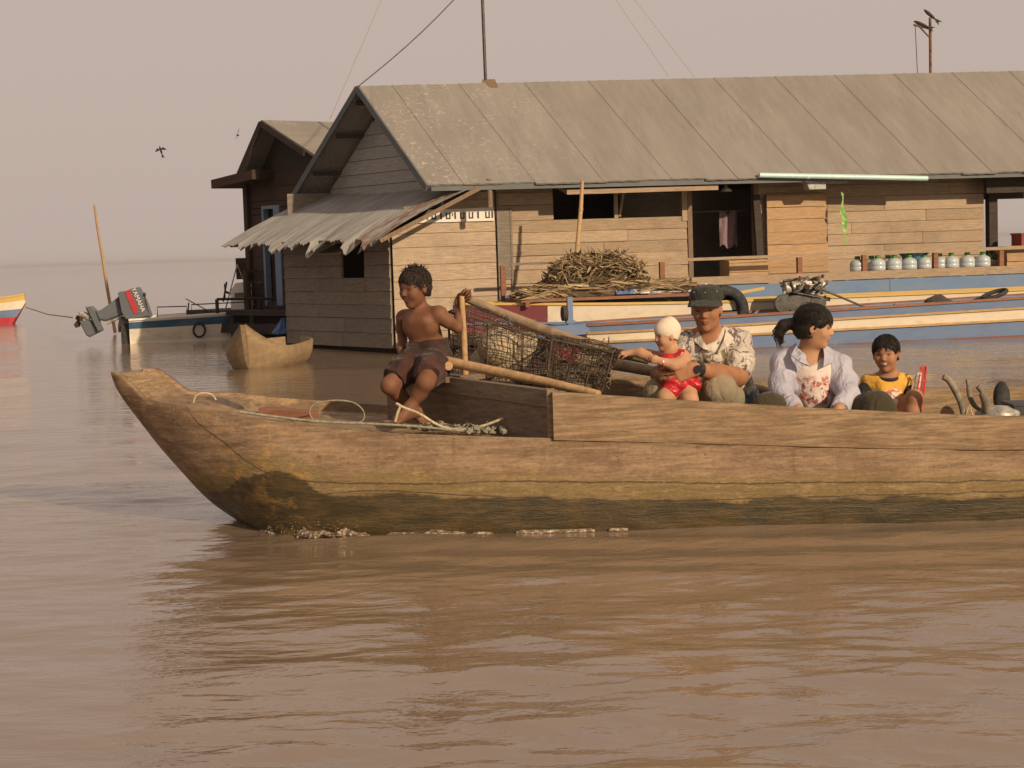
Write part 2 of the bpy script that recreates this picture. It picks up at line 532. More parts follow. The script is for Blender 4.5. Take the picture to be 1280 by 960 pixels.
# ------------------------------------------------------------------ the floating house
C0 = G(495, 441)
HRZ = R(13)
hx, hn = Vector((math.cos(HRZ), math.sin(HRZ), 0)), Vector((math.sin(HRZ), -math.cos(HRZ), 0))
def HL(px, py, y=0.0):
    """a picture point on the house's own plane y -> house coordinates"""
    q = RP(px, py, C0 - hn * y, hn) - C0
    return Vector((q.dot(hx), -q.dot(hn), q.z))
def HP(px, py, Yd):
    q = P(px, py, Yd) - C0
    return Vector((q.dot(hx), -q.dot(hn), q.z))
house = thing("floating_house", "long wooden floating house under a big dusty gable roof with zinc porch roof", "house", C0, HRZ)
g_ = Vector((-1.04, 2.49, 0)).normalized()          # run of the end walls
gn = Vector((-g_.y, g_.x, 0))                        # outward (left) normal of the end walls
GL = 2.70
WR = 7.87
mb = MB()
win = (2.03, 3.74, 1.56, 1.97)
door = (3.83, 4.66, 0.36, 1.95)
plank_wall(mb, (0, 0, 0), (1, 0, 0), (0, -1, 0), 1.30, WR, 0.30, 2.14, 0.165, [win, door], seed=3)
mb.build("wall", M_wall, house)
mb = MB()   # sunlit side wall of the lean-to
lt_top = lambda u: 1.47 + 0.46 * max(0, min(1, u / 1.1))
plank_wall(mb, (0, 0, 0), (1, 0, 0), (0, -1, 0), 0.0, 1.285, 0.05, 1.95, 0.19, [], 0.024, lt_top, (0.55, 0.8), seed=5)
mb.build("wall", M_wallpale, house)
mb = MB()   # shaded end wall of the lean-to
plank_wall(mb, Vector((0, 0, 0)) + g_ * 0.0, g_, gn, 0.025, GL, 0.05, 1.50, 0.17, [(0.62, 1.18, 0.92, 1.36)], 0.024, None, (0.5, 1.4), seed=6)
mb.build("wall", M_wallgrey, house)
mb = MB()   # gable above the lean-to
half = GL / 2
gt = lambda u: min(2.015 + (.63 + .923 * u) / 1.65 * 1.315, 3.33 - (.923 * u - 1.02) / 1.61 * 1.28) - .075
plank_wall(mb, (0.66, 0.03, 0), g_, gn, 0.0, GL, 1.75, 3.22, 0.17, [], 0.02, gt, (1.0, 2.0), seed=8)
mb.build("gable_wall", M_gable, house)
mb = MB()   # back wall, right end wall, partition, floor
bx = g_ * GL
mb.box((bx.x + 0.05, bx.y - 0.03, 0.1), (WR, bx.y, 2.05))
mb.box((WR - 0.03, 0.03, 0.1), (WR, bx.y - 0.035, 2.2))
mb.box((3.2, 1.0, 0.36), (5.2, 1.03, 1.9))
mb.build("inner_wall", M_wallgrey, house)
mb = MB()
mb.box((0.05, 0.04, 0.28), (9.9, 2.4, 0.34)); mb.box((1.3, -0.78, 0.26), (9.9, -0.01, 0.34))
mb.build("deck", M_wallgrey, house)
mb = MB()
for k in range(13):
    mb.tube([(0.15 + k * 0.78, 0.0, 0.07), (-0.75 + k * 0.78, 2.3, 0.07)], 0.13, 8)
mb.box((0.1, 0.12, 0.1), (9.8, 0.2, 0.27)); mb.box((1.35, -0.72, 0.12), (9.8, -0.64, 0.255))
mb.build("pontoon", M_dark, house)

# main roof: overlapping sheets on both slopes
mb = MB()
E1, E2, E3 = Vector((0.36, -0.60, 2.015)), Vector((-0.18, 1.05, 3.33)), Vector((-0.89, 2.66, 2.05))
RL = 10.6
def slope(A, B, lift_r, nseg):
    rr = random.Random(4)
    L, k = 0.0, 0
    wsh = 0.43
    while L < RL:
        e = min(RL, L + wsh)
        j = rr.uniform(-0.02, 0.02)
        jt = rr.uniform(-0.012, 0.012)
        sub = 12
        prev = []
        for side in (0, 1):
            rows = []
            for i in range(7):
                t = i / 6
                row = []
                for q in range(sub + 1):
                    uu = L + (e - L + 0.05) * q / sub
                    base = A.lerp(B, t) + Vector((uu + jt * (1 - t), 0, lift_r * uu / RL * t))
                    lift = 0.0025 * math.cos(q / sub * 2 * math.pi * 3) + 0.0015 * (q / sub) + (0.0025 if k % 2 else 0)
                    if t == 0: base += (A - B).normalized() * (0.03 + j)
                    row.append(base + Vector((0, -0.02 if A.y < B.y else 0.02, 0.03)) * (lift / 0.03) - Vector((0, 0, 0.012 * side)))
                rows.append(row)
            mb.loft(rows, 0, True)
        L = e; k += 1
slope(E1, E2, 0.13, 1)
slope(E3, E2, 0.13, 1)
roof_o = mb.build("roof", M_roof, house)
mb = MB()    # barge boards on the gable, fascia at the eave, ridge cap
dn = Vector((-0.02, -0.01, -0.05))
mb.bar(E1 + dn, E2 + dn + Vector((0, 0, 0.02)), 0.025, 0.085)
mb.bar(E3 + dn, E2 + dn + Vector((0, 0, 0.02)), 0.025, 0.085)
mb.build("barge_board", M_fascia, roof_o)
mb = MB()
mb.box((0.4, -0.60, 1.93), (10.6, -0.575, 1.995))
mb.build("fascia", M_fascia, roof_o)
mb = MB()
for k in range(12):
    mb.bar((0.55 + k * 0.9, -0.57, 1.975), (0.05 + k * 0.9, 1.02, 3.24), 0.05, 0.06)
    mb.bar((-0.75 + 0.9 + k * 0.9, 2.6, 1.98), (0.05 + k * 0.9, 1.08, 3.24), 0.05, 0.06)
for t in (0.25, 0.6, 0.9):
    a = E3.lerp(E2, t) + Vector((0.06, 0, -0.07)); mb.bar(a, a + Vector((1.2, 0, 0)), 0.05, 0.05)
    a = E1.lerp(E2, t) + Vector((0.06, 0, -0.07)); mb.bar(a, a + Vector((1.2, 0, 0)), 0.05, 0.05)
mb.build("rafter", M_dark, house)

# lean-to roof of torn corrugated zinc
mb = MB()
A_, B_, C_, D_ = Vector((-1.83, 2.92, 1.42)), Vector((-0.27, -0.67, 1.41)), Vector((0.98, -0.60, 2.00)), Vector((-0.42, 2.85, 2.07))
NU, NVv = 150, 16
rr = random.Random(12)
rag = []
val = 0
for i in range(NU + 1):
    if rr.random() < 0.2: val = rr.choice([0, 0.01, 0.03, 0.06, 0.09, -0.02])
    rag.append(val + rr.uniform(-0.008, 0.008))
rows = []
for i in range(NU + 1):
    u = i / NU
    lo, hi = B_.lerp(A_, u), C_.lerp(D_, u)
    row = []
    for k in range(NVv + 1):
        t = k / NVv
        p = lo.lerp(hi, t)
        if k == 0: p = p + (lo - hi).normalized() * (0.03 + rag[i])
        cor = 0.012 * math.sin(u * 2 * math.pi * 48)
        bend = -0.05 * math.exp(-t * 7) * (0.5 + 1.5 * max(0, rag[i]) / 0.07) * (1 + 0.4 * math.sin(i * 0.7))
        sag = 0.03 * math.sin(math.pi * t) + 0.012 * math.sin(u * 9)
        p = p + Vector((0, 0, cor + bend + sag))
        row.append(p)
    rows.append(row)
mb.loft(rows, 0, True)
mb.loft([[p - Vector((0, 0, 0.006)) for p in r] for r in rows], 0, True)
mb.build("porch_roof", M_zinc, house)
mb = MB()
mb.bar(B_ + Vector((0.02, 0.0, -0.05)), C_ + Vector((0.0, 0, -0.05)), 0.04, 0.05)
for u in (0.3, 0.6, 0.9):
    mb.bar(B_.lerp(A_, u) + Vector((0.05, 0, -0.06)), C_.lerp(D_, u) + Vector((0, 0, -0.06)), 0.04, 0.05)
mb.bar(B_.lerp(A_, 0.02) + Vector((0.1, 0, -0.035)), A_ + Vector((0.1, -0.03, -0.035)), 0.04, 0.04)
mb.build("porch_rafter", M_post, house)
mb = MB()
pt = HL(612, 250, -0.55)
mb.tube([(pt.x, -0.56, 1.72), (pt.x, -0.56, 2.06)], 0.035, 7)
mb.build("post", M_post, house)
mb = MB()    # prop of the window shutter, hanging things in the end wall window
a = Vector((0, 0, 0)) + g_ * 1.16 + gn * 0.04 + Vector((0, 0, 1.36))
b = Vector((0, 0, 0)) + g_ * 0.64 + gn * 0.04 + Vector((0, 0, 1.36))
mb.hexa([a, b, b + gn * 0.35 - Vector((0, 0, 0.14)), a + gn * 0.35 - Vector((0, 0, 0.14)), a + Vector((0, 0, 0.02)), b + Vector((0, 0, 0.02)), b + gn * 0.35 - Vector((0, 0, 0.12)), a + gn * 0.35 - Vector((0, 0, 0.12))])
mb.build("shutter", M_wallgrey, house)

# window, awning board, door frame, door leaf
mb = MB()
mb.box((win[0] - 0.0, -0.03, win[2] - 0.03), (win[1], 0.05, win[2] - 0.002))
mb.box((3.70, -0.045, 1.5), (3.80, 0.05, 2.0))
mb.box((2.83, 0.02, 1.56), (2.88, 0.06, 1.97)); mb.bar((2.9, 0.04, 1.58), (2.98, 0.04, 1.97), 0.03, 0.03, (0, 1, 0))
mb.build("window_frame", M_wall, house)
mb = MB()
mb.hexa([Vector(p) for p in ((2.05, -0.02, 1.965), (3.98, -0.02, 1.975), (4.0, -0.56, 1.862), (2.07, -0.56, 1.85), (2.05, -0.02, 1.985), (3.98, -0.02, 1.995), (4.0, -0.56, 1.915), (2.07, -0.56, 1.905))])
mb.build("awning", M_wall, house)
mb = MB()
mb.box((3.77, -0.05, 0.34), (3.83, 0.06, 1.98)); mb.box((4.66, -0.05, 0.34), (4.72, 0.06, 1.98)); mb.box((3.83, -0.045, 1.95), (4.66, 0.05, 2.05))
mb.build("door_frame", M_post, house)
mb = MB()
plank_wall(mb, (4.80, -0.09, 0), (1, 0.0, 0), (0, -1, 0), 0.0, 0.83, 0.42, 1.80, 0.15, [], 0.025, None, (0.9, 1.0), 0.006, seed=21)
mb.build("door_leaf", M_orange, house)
mb = MB()
mb.bar((4.72, -0.13, 0.36), (4.66, -0.12, 1.80), 0.09, 0.05, (0, 1, 0))
mb.build("door_prop", M_dark, house)
mb = MB()    # narrow side door beside the lean-to
mb.box((1.33, -0.048, 0.85), (1.47, -0.036, 1.68))
mb.box((1.305, -0.055, 0.6), (1.33, -0.0, 1.92)); mb.box((1.47, -0.055, 0.6), (1.495, 0, 1.72)); mb.box((1.33, -0.052, 1.68), (1.47, 0, 1.71))
mb.build("side_door", M_wallgrey, house)
# open right end: dark header, posts
mb = MB()
mb.box((7.75, -0.33, 1.74), (10.6, -0.27, 1.99)); mb.build('porch_beam', M_dark, house); mb = MB(); mb.box((7.9, 2.35, 1.72), (10.6, 2.42, 2.05)); mb.build('porch_beam', M_dark, house)
for pq in ((7.92, -0.08, 0.34, 8.04, 0.03, 1.74), (9.9, -0.3, 0.34, 10.0, -0.2, 1.74), (9.9, 2.3, 0.34, 10.0, 2.4, 1.74)):
    mb = MB(); mb.box(pq[:3], pq[3:]); mb.build('porch_post', M_dark, house)
mb = MB()
'''((7.92, -0.08, 0.34), (8.04, 0.03, 1.74)); mb.box((9.9, -0.3, 0.34), (10.0, -0.2, 1.74)); mb.box((9.9, 2.3, 0.34), (10.0, 2.4, 1.74))
'''

# the sign strip with the lower half of its letters left
sg = thing("sign", "white strip sign with torn black lettering on the lean-to side wall", "sign", C0, HRZ)
mb = MB()
p0, p1 = HL(521, 279, -0.05), HL(615, 273, -0.05)
sx0, sx1, sz = 0.30, 1.27, 1.57
mb.hexa([Vector(p) for p in ((sx0, -0.046, sz), (sx1, -0.046, sz), (sx1, -0.046, sz + 0.165), (sx0 + 0.16, -0.046, sz + 0.155), (sx0, -0.055, sz), (sx1, -0.055, sz), (sx1, -0.055, sz + 0.165), (sx0 + 0.16, -0.055, sz + 0.155))])

def st(x, z0, z1, wd=0.016): mb.box((x, -0.059, sz + z0), (x + wd, -0.056, sz + z1), 1)
u = sx0 + 0.10
for ch in "'.'U I U'I U U I  UI'":
    if ch == 'U':
        st(u, 0.035, 0.115); st(u + 0.042, 0.035, 0.115); mb.box((u + 0.016, -0.059, sz + 0.035), (u + 0.042, -0.056, sz + 0.05), 1); u += 0.078
    elif ch == 'I':
        st(u, 0.035, 0.118, 0.02); u += 0.04
    elif ch == "'":
        st(u, 0.07, 0.11, 0.012); u += 0.028
    elif ch == '.':
        st(u, 0.035, 0.06, 0.02); u += 0.034
    else: u += 0.03
mb.build("board", [paint("sign_white", (0.70, 0.66, 0.60), amt=0.35, scale=6), plain("sign_black", (0.03, 0.028, 0.03), 0.7)], sg)

# ------------------------------------------------------------------ railing with shelf in front of the house
rl = thing("railing", "wooden veranda railing with a shelf plank in front of the plank house wall", "railing", C0, HRZ)
mb = MB()
mb.hexa([Vector(p) for p in ((2.9, -0.73, 1.0), (8.3, -0.73, 1.005), (8.3, -0.67, 1.005), (2.9, -0.67, 1.0), (2.9, -0.73, 1.035), (8.3, -0.73, 1.045), (8.3, -0.67, 1.045), (2.9, -0.67, 1.035))])
mb.build("rail", M_wall, rl)
mb = MB()
mb.box((1.3, -0.74, 1.02), (2.5, -0.70, 1.05))
mb.build("rail", M_wallgrey, rl)
mb = MB()
mb.box((3.55, -0.78, 0.70), (9.8, -0.74, 0.80)); mb.box((3.5, -0.74, 0.765), (9.8, -0.42, 0.795))
mb.build("shelf", M_wall, rl)
for px in (628, 827, 999, 1080, 1169, 1251):
    x = HL(px, 325, -0.7).x
    mb = MB(); mb.box((x - 0.03, -0.728, 0.34), (x + 0.03, -0.672, 0.999 if px > 640 else 1.02))
    mb.build("post", M_redwood, rl)
# plank box / counter pieces behind the rail
ct = thing("bench", "orange plank bench box in the dark doorway behind the railing", "bench", C0, HRZ)
mb = MB(); plank_wall(mb, (4.18, -0.36, 0), (1, 0, 0), (0, -1, 0), 0, 0.52, 0.62, 0.98, 0.12, seed=31); mb.box((4.18, -0.355, 0.34), (4.7, -0.04, 0.985))
mb.build("panel", M_orange, ct)
ct = thing("counter", "orange plank counter at the open right end of the house", "counter", C0, HRZ)
mb = MB(); plank_wall(mb, (7.86, -0.60, 0), (1, 0, 0), (0, -1, 0), 0, 1.9, 0.62, 1.05, 0.11, seed=33); mb.box((7.86, -0.595, 0.34), (9.76, -0.3, 1.045))
mb.build("panel", M_orange, ct)

# ------------------------------------------------------------------ dark house behind
rh_o = P(318, 395, 26.4); rh_o.z = 0
rear = thing("stilt_house", "dark brown wooden house half hidden behind the lean-to with blue door frame", "house", rh_o, R(-50))
# local: x along the front (right), y away; front-left corner at origin
mb = MB()
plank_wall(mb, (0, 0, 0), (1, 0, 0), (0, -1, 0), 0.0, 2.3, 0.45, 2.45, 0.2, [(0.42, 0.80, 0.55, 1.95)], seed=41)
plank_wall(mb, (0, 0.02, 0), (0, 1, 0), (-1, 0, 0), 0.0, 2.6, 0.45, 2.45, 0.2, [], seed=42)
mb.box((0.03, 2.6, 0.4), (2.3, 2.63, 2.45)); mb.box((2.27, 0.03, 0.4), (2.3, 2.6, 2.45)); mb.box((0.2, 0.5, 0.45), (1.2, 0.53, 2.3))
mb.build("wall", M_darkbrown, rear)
mb = MB()
ax = Vector((0.55, 0, 3.18)); apx = 1.0
# gable faces the camera/left: ridge runs away along +y
hw = 0.68
mb.hexa([Vector(p) for p in ((apx, -0.35, 3.16), (apx, 3.0, 3.16), (apx - hw, 3.0, 2.42), (apx - hw, -0.35, 2.42), (apx, -0.35, 3.20), (apx, 3.0, 3.20), (apx - hw, 3.0, 2.46), (apx - hw, -0.35, 2.46))])
mb.hexa([Vector(p) for p in ((apx + 0.004, -0.35, 3.16), (apx + 0.004, 3.0, 3.16), (apx + 2.2, 3.0, 2.2), (apx + 2.2, -0.35, 2.2), (apx + 0.004, -0.35, 3.20), (apx + 0.004, 3.0, 3.20), (apx + 2.2, 3.0, 2.24), (apx + 2.2, -0.35, 2.24))])
mb.build("roof", M_roof, rear)
mb = MB()
mb.bar((apx, -0.37, 3.15), (apx - hw - 0.02, -0.37, 2.41), 0.03, 0.09); mb.bar((apx, -0.37, 3.15), (apx + 1.1, -0.37, 2.66), 0.03, 0.09)
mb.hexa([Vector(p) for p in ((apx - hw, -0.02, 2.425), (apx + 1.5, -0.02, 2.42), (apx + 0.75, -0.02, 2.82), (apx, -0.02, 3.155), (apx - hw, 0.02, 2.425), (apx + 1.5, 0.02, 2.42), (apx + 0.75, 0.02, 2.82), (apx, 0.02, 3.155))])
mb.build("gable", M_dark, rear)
mb = MB()
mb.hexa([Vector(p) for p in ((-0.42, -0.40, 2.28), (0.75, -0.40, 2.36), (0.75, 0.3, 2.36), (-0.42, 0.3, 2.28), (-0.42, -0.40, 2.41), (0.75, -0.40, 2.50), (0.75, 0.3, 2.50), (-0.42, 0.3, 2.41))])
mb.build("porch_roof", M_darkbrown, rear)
mb = MB()
mb.box((0.42, -0.06, 0.5), (0.47, 0.03, 1.98)); mb.box((0.74, -0.06, 0.5), (0.90, 0.03, 1.98)); mb.box((0.47, -0.06, 1.93), (0.74, 0.03, 1.98))
mb.build("door_frame", M_bluetrim, rear)
mb = MB(); mb.box((0.43, 0.06, 0.46), (0.83, 0.075, 1.97)); mb.build("door", M_dark, rear)  # dark panel added in the doorway so no bright sky shows through
mb = MB()
mb.box((-1.0, -0.6, 0.38), (2.3, 2.6, 0.45))
for x in (-0.95, -0.3, 0.3, 0.85): mb.tube([(x, -0.55, -0.5), (x, -0.55, 0.42)], 0.045, 7)
mb.box((-0.5, -0.62, 0.12), (2.2, -0.5, 0.26))
mb.box((0.05, -0.40, 0.02), (2.2, 2.5, 0.36))
mb.build("deck", M_dark, rear)
mb = MB()
mb.box((-0.02, -0.1, 0.45), (0.08, -0.03, 2.4))
mb.build("post", M_darkbrown, rear)
# ------------------------------------------------------------------ the big wooden boat in front
def interp(x, pts):
    xs = [p[0] for p in pts]; ys = [p[1] for p in pts]
    n = len(xs)
    if x <= xs[0]: return ys[0]
    if x >= xs[-1]: return ys[-1]
    i = max(k for k in range(n) if xs[k] <= x); i = min(i, n - 2)
    def sl(k):
        if k == 0: return (ys[1] - ys[0]) / (xs[1] - xs[0])
        if k == n - 1: return (ys[-1] - ys[-2]) / (xs[-1] - xs[-2])
        a, b = (ys[k] - ys[k - 1]) / (xs[k] - xs[k - 1]), (ys[k + 1] - ys[k]) / (xs[k + 1] - xs[k])
        return 0 if a * b <= 0 else 2 * a * b / (a + b)
    h = xs[i + 1] - xs[i]; t = (x - xs[i]) / h
    a, b = sl(i) * h, sl(i + 1) * h
    return ys[i] * (1 + 2 * t) * (1 - t) ** 2 + a * t * (1 - t) ** 2 + ys[i + 1] * t * t * (3 - 2 * t) - b * t * t * (1 - t)
YC = 7.95
SHEER = [(-1.815, .705), (-1.77, .70), (-1.72, .665), (-1.62, .583), (-1.447, .560), (-1.177, .520), (-.85, .478), (-.543, .444), (.168, .40), (.95, .356), (1.5, .325), (2.2, .300), (3.6, .30), (5.6, .40), (6.6, .52)]
KEEL = [(-1.815, .615), (-1.805, .58), (-1.70, .40), (-1.55, .21), (-1.41, .07), (-1.22, -.04), (-1.09, -.12), (-.95, -.21), (-.6, -.22), (0, -.25), (1, -.25), (4.2, -.25), (5.6, -.05), (6.6, .25)]
NEAR = [(-1.815, 7.87), (-1.80, 7.835), (-1.77, 7.805), (-1.72, 7.785), (-1.62, 7.73), (-1.4, 7.56), (-1.0, 7.38), (-.5, 7.29), (0, 7.27), (1, 7.26), (2.2, 7.22), (3.6, 7.24), (5.6, 7.45), (6.6, 7.6)]
TOPB = [(.168, .597), (.8, .535), (1.5, .475), (2.2, .432), (3.6, .42), (5.6, .48), (6.6, .56)]
def half(x): return YC - interp(x, NEAR)
def hull_mat():
    t = NT("old_hull_wood")
    v = t.coord((0.55, 1, 5)); v1 = t.coord((1, 1, 1))
    g = t.noise(6, v, 7, 0.72, 0.5)
    big = t.noise(2.3, t.coord((1, 1, 1.8)), 5, 0.62)
    c = t.mix(t.ss(g, 0.28, 0.7), (0.150, 0.093, 0.055), (0.318, 0.212, 0.127))
    c = t.mix(t.math('MULTIPLY', t.ss(big, 0.46, 0.66), 0.62), c, (0.15, 0.09, 0.054))
    drip = t.noise(7, t.coord((2.6, 1, 0.35)), 4, 0.7, 0.3)
    c = t.mix(t.math('MULTIPLY', t.ss(drip, 0.54, 0.70), 0.42), c, (0.12, 0.075, 0.045))
    c = t.mix(t.math('MULTIPLY', t.ss(drip, 0.42, 0.28), 0.28), c, (0.40, 0.31, 0.20))
    # silvered grain and paler scuffs high up, yellow silt lower down
    sc_ = t.noise(15, t.coord((0.35, 1, 4)), 4, 0.7)
    c = t.mix(t.math('MULTIPLY', t.ss(sc_, 0.55, 0.72), 0.5), c, (0.40, 0.295, 0.185))
    dk = t.noise(9, t.coord((0.6, 1, 2.2)), 5, 0.72, 0.6)
    c = t.mix(t.math('MULTIPLY', t.ss(dk, 0.57, 0.70), 0.65), c, (0.085, 0.05, 0.03))
    z = t.xyz(v1)[2]
    zn = t.math('ADD', z, t.math('MULTIPLY', t.math('SUBTRACT', t.noise(2.6, t.coord((1, 1, 2)), 5, 0.6), 0.5), 0.14))
    alg = t.attr('band')
    an = t.math('ADD', alg, t.math('MULTIPLY', t.math('SUBTRACT', t.noise(3.5, t.coord((1, 1, 2)), 5, 0.62), 0.5), 0.11))
    # greenish film below the lower plank seam
    c = t.mix(t.math('MULTIPLY', t.ss(an, 0.125, 0.05), 0.72), c, (0.175, 0.125, 0.045))
    ylw = t.noise(16, t.coord((0.7, 1, 2)), 4, 0.7)
    c = t.mix(t.math('MULTIPLY', t.math('MULTIPLY', t.ss(ylw, 0.54, 0.66), t.ss(an, 0.19, 0.05)), 0.5), c, (0.34, 0.235, 0.10))
    wet = t.ss(t.math('ADD', an, t.math('MULTIPLY', t.math('SUBTRACT', t.noise(22, t.coord((0.5, 1, 1.5)), 3, 0.7), 0.5), 0.035)), 0.006, -0.012)
    wc = t.mix(t.ss(t.noise(9, t.coord((0.6, 1, 2)), 5, 0.7), 0.35, 0.72), (0.026, 0.022, 0.010), (0.088, 0.056, 0.020))
    c = t.mix(t.math('MULTIPLY', wet, 0.94), c, wc)
    # orange bare patches by the stem
    x = t.xyz(v1)[0]
    orn = t.math('MULTIPLY', t.math('MULTIPLY', t.ss(x, -1.02, -1.14), t.ss(x, -1.62, -1.4)), t.ss(t.noise(9, t.coord((1, 1, 1.8)), 5, 0.7), 0.50, 0.63))
    c = t.mix(t.math('MULTIPLY', t.math('MULTIPLY', orn, t.ss(wet, 0, 1, 1.0, 0.45)), 0.5), c, (0.45, 0.25, 0.07))
    for s, wdt in (('seam_a', 0.0055), ('seam_b', 0.004)):
        nz = t.math('MULTIPLY', t.math('SUBTRACT', t.noise(5, v1, 4, 0.65), 0.5), 0.03)
        d = t.math('ABSOLUTE', t.math('ADD', t.attr(s), nz))
        c = t.mix(t.math('MULTIPLY', t.ss(d, wdt, wdt * 0.3), 0.8), c, (0.045, 0.03, 0.02))
    gr = t.noise(30, t.coord((0.16, 1, 2.6)), 4, 0.75)
    c = t.mix(t.math('MULTIPLY', t.ss(gr, 0.5, 0.7), 0.42), c, (0.10, 0.062, 0.036))
    c = t.mix(t.math('MULTIPLY', t.ss(gr, 0.46, 0.3), t.ss(wet, 0, 1, 0.25, 0.02)), c, (0.42, 0.31, 0.19))
    spk = t.noise(80, t.coord((0.6, 1, 1.2)), 5, 0.78)
    c = t.mix(t.math('MULTIPLY', t.ss(spk, 0.53, 0.66), t.ss(wet, 0, 1, 0.45, 0.15)), c, (0.085, 0.055, 0.034))
    c = t.mix(t.math('MULTIPLY', t.ss(spk, 0.46, 0.34), t.ss(wet, 0, 1, 0.28, 0.02)), c, (0.42, 0.33, 0.21))
    pits = t.ss(t.noise(40, t.coord((0.8, 1, 1.6)), 3, 0.7), 0.66, 0.72)
    c = t.mix(t.math('MULTIPLY', pits, 0.6), c, (0.06, 0.038, 0.025))
    h = t.math('ADD', t.math('ADD', g, t.math('MULTIPLY', dk, 0.8)), t.math('ADD', t.math('MULTIPLY', sc_, 0.5), t.math('ADD', t.math('MULTIPLY', gr, 0.6), t.math('MULTIPLY', spk, 0.5))))
    nrm = t.bump(h, 0.55, 0.012)
    rough = t.ss(wet, 0, 1, 0.85, 0.32)
    return t.fin(c, rough, nrm, 0.3)
M_hull = hull_mat()
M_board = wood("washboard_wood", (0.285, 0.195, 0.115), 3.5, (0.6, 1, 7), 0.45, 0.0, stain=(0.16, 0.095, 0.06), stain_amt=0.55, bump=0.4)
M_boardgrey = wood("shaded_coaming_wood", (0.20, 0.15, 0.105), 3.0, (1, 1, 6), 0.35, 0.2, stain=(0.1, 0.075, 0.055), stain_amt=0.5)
M_deckwood = wood("boat_floor_wood", (0.24, 0.17, 0.105), 3.0, (1, 8, 1), 0.35, 0.3, stain=(0.08, 0.055, 0.04), stain_amt=0.5)

BOAT0 = Vector((0.2, YC, 0))
boat = thing("wooden_boat", "long weathered wooden boat with upturned prow carrying the passengers", "boat", BOAT0)
NS, NT_ = 190, 30
def section(x, inset=0.0):
    zs, zk, hw = interp(x, SHEER), interp(x, KEEL), half(x)
    n = interp(x, [(-1.885, 2.2), (-1.7, 1.8), (-1.3, 2.1), (-1.1, 3.0), (-.9, 4.2), (-.5, 4.4), (.4, 4.4), (6.6, 3.4)])
    pts = []
    for i in range(NT_ + 1):
        t = i / NT_ * math.pi
        c, s = math.cos(t), math.sin(t)
        y = -hw * math.copysign(abs(c) ** (2 / n), c)
        z = zs - (zs - zk) * abs(s) ** (2 / n)
        yy = y * (1 - inset / max(hw, .05)); zz = z if inset == 0 else zs - (zs - z) * (1 - inset / max(zs - zk, .06))
        sh = interp(x, [(-1.79, .12), (-1.45, .11), (-1.1, 0), (6.6, 0)]) * (y + hw) / (2 * hw) if x < -1.1 else 0
        pts.append(Vector((x + sh, YC + yy, zz)))
    return pts
xs = [-1.815 + (6.6 + 1.815) * (k / NS) ** 1.25 for k in range(NS + 1)]
mb = MB()
rings = []
for x in xs:
    o_ = section(x); i_ = section(x, 0.035)
    rings.append(o_ + i_[::-1])
# deterministic adze marks
for k, rg in enumerate(rings):
    for j, p in enumerate(rg):
        if j <= NT_:
            p.y += 0.004 * math.sin(p.x * 9 + p.z * 14) * math.sin(p.z * 21 + p.x * 3) + 0.003 * math.sin(p.x * 31 + p.z * 40)
mb.loft(rings, 0, True, closed=True, caps=True)
hull = mb.build("hull", M_hull, boat, True)
SEAM_A = [(-1.9, 1.3), (-1.48, .80), (-1.43, .555), (-1.25, .40), (-1.05, .275), (-.85, .24), (-.3, .225), (0, .222), (1, .185), (2.2, .165), (6, .2)]
BAND = [(-1.8, .15), (-1.30, .165), (-1.18, .26), (-1.02, .30), (-.8, .19), (-.5, .20), (-.2, .165), (.1, .16), (.9, .118), (2.2, .11), (6.6, .11)]
SEAM_B = [(-1.9, -.6), (-1.25, -.1), (-1.05, .14), (-.6, .20), (0, .155), (.8, .12), (6, .12)]
me = hull.data
for nm, fn in (('seam_a', lambda p: p[2] - interp(p[0], SEAM_A)), ('band', lambda p: p[2] - interp(p[0], BAND)), ('seam_b', lambda p: p[2] - interp(p[0], SEAM_B))):
    at = me.attributes.new(nm, 'FLOAT', 'POINT')
    vals = [fn((v.co.x + BOAT0.x, 0, v.co.z)) for v in me.vertices]
    at.data.foreach_set('value', vals)
mb = MB()      # solid prow and foredeck
rows = []
for k in range(60):
    x = -1.812 + (0.25 + 1.812) * k / 59
    hw = half(x) - 0.012; zs = interp(x, SHEER)
    dip = interp(x, [(-1.885, 0.004), (-1.6, .012), (-1.40, .012), (-1.25, .03), (-.9, .045), (.3, .02)])
    shr = interp(x, [(-1.79, .12), (-1.45, .11), (-1.1, 0), (6.6, 0)]) if x < -1.1 else 0
    rows.append([Vector((x + shr * j / 12, YC + hw * (-1 + 2 * j / 12), zs - dip + 0.004 * math.sin(j * 3 + x * 14))) for j in range(13)])
mb.loft(rows, 0, True)
mb.build("foredeck", M_board, boat, True)
mb = MB()      # floor of the hold, ribs
rows = []
for k in range(30):
    x = 0.2 + 6.2 * k / 29
    hw = half(x) - 0.05
    rows.append([Vector((x, YC + hw * (-0.93 + 1.86 * j / 6), max(0.03, interp(x, KEEL) + 0.12))) for j in range(7)])
mb.loft(rows, 0, False)
mb.build("floor_board", M_deckwood, boat, True)
for x in (1.35, 2.35, 3.4, 4.4):
    mb = MB(); hw = half(x) - 0.04
    zt = interp(x, SHEER)
    mb.box((x - 0.12, YC - hw, zt - 0.16), (x + 0.12, YC + hw, zt - 0.13))
    mb.build("seat_plank", M_board, boat, True)
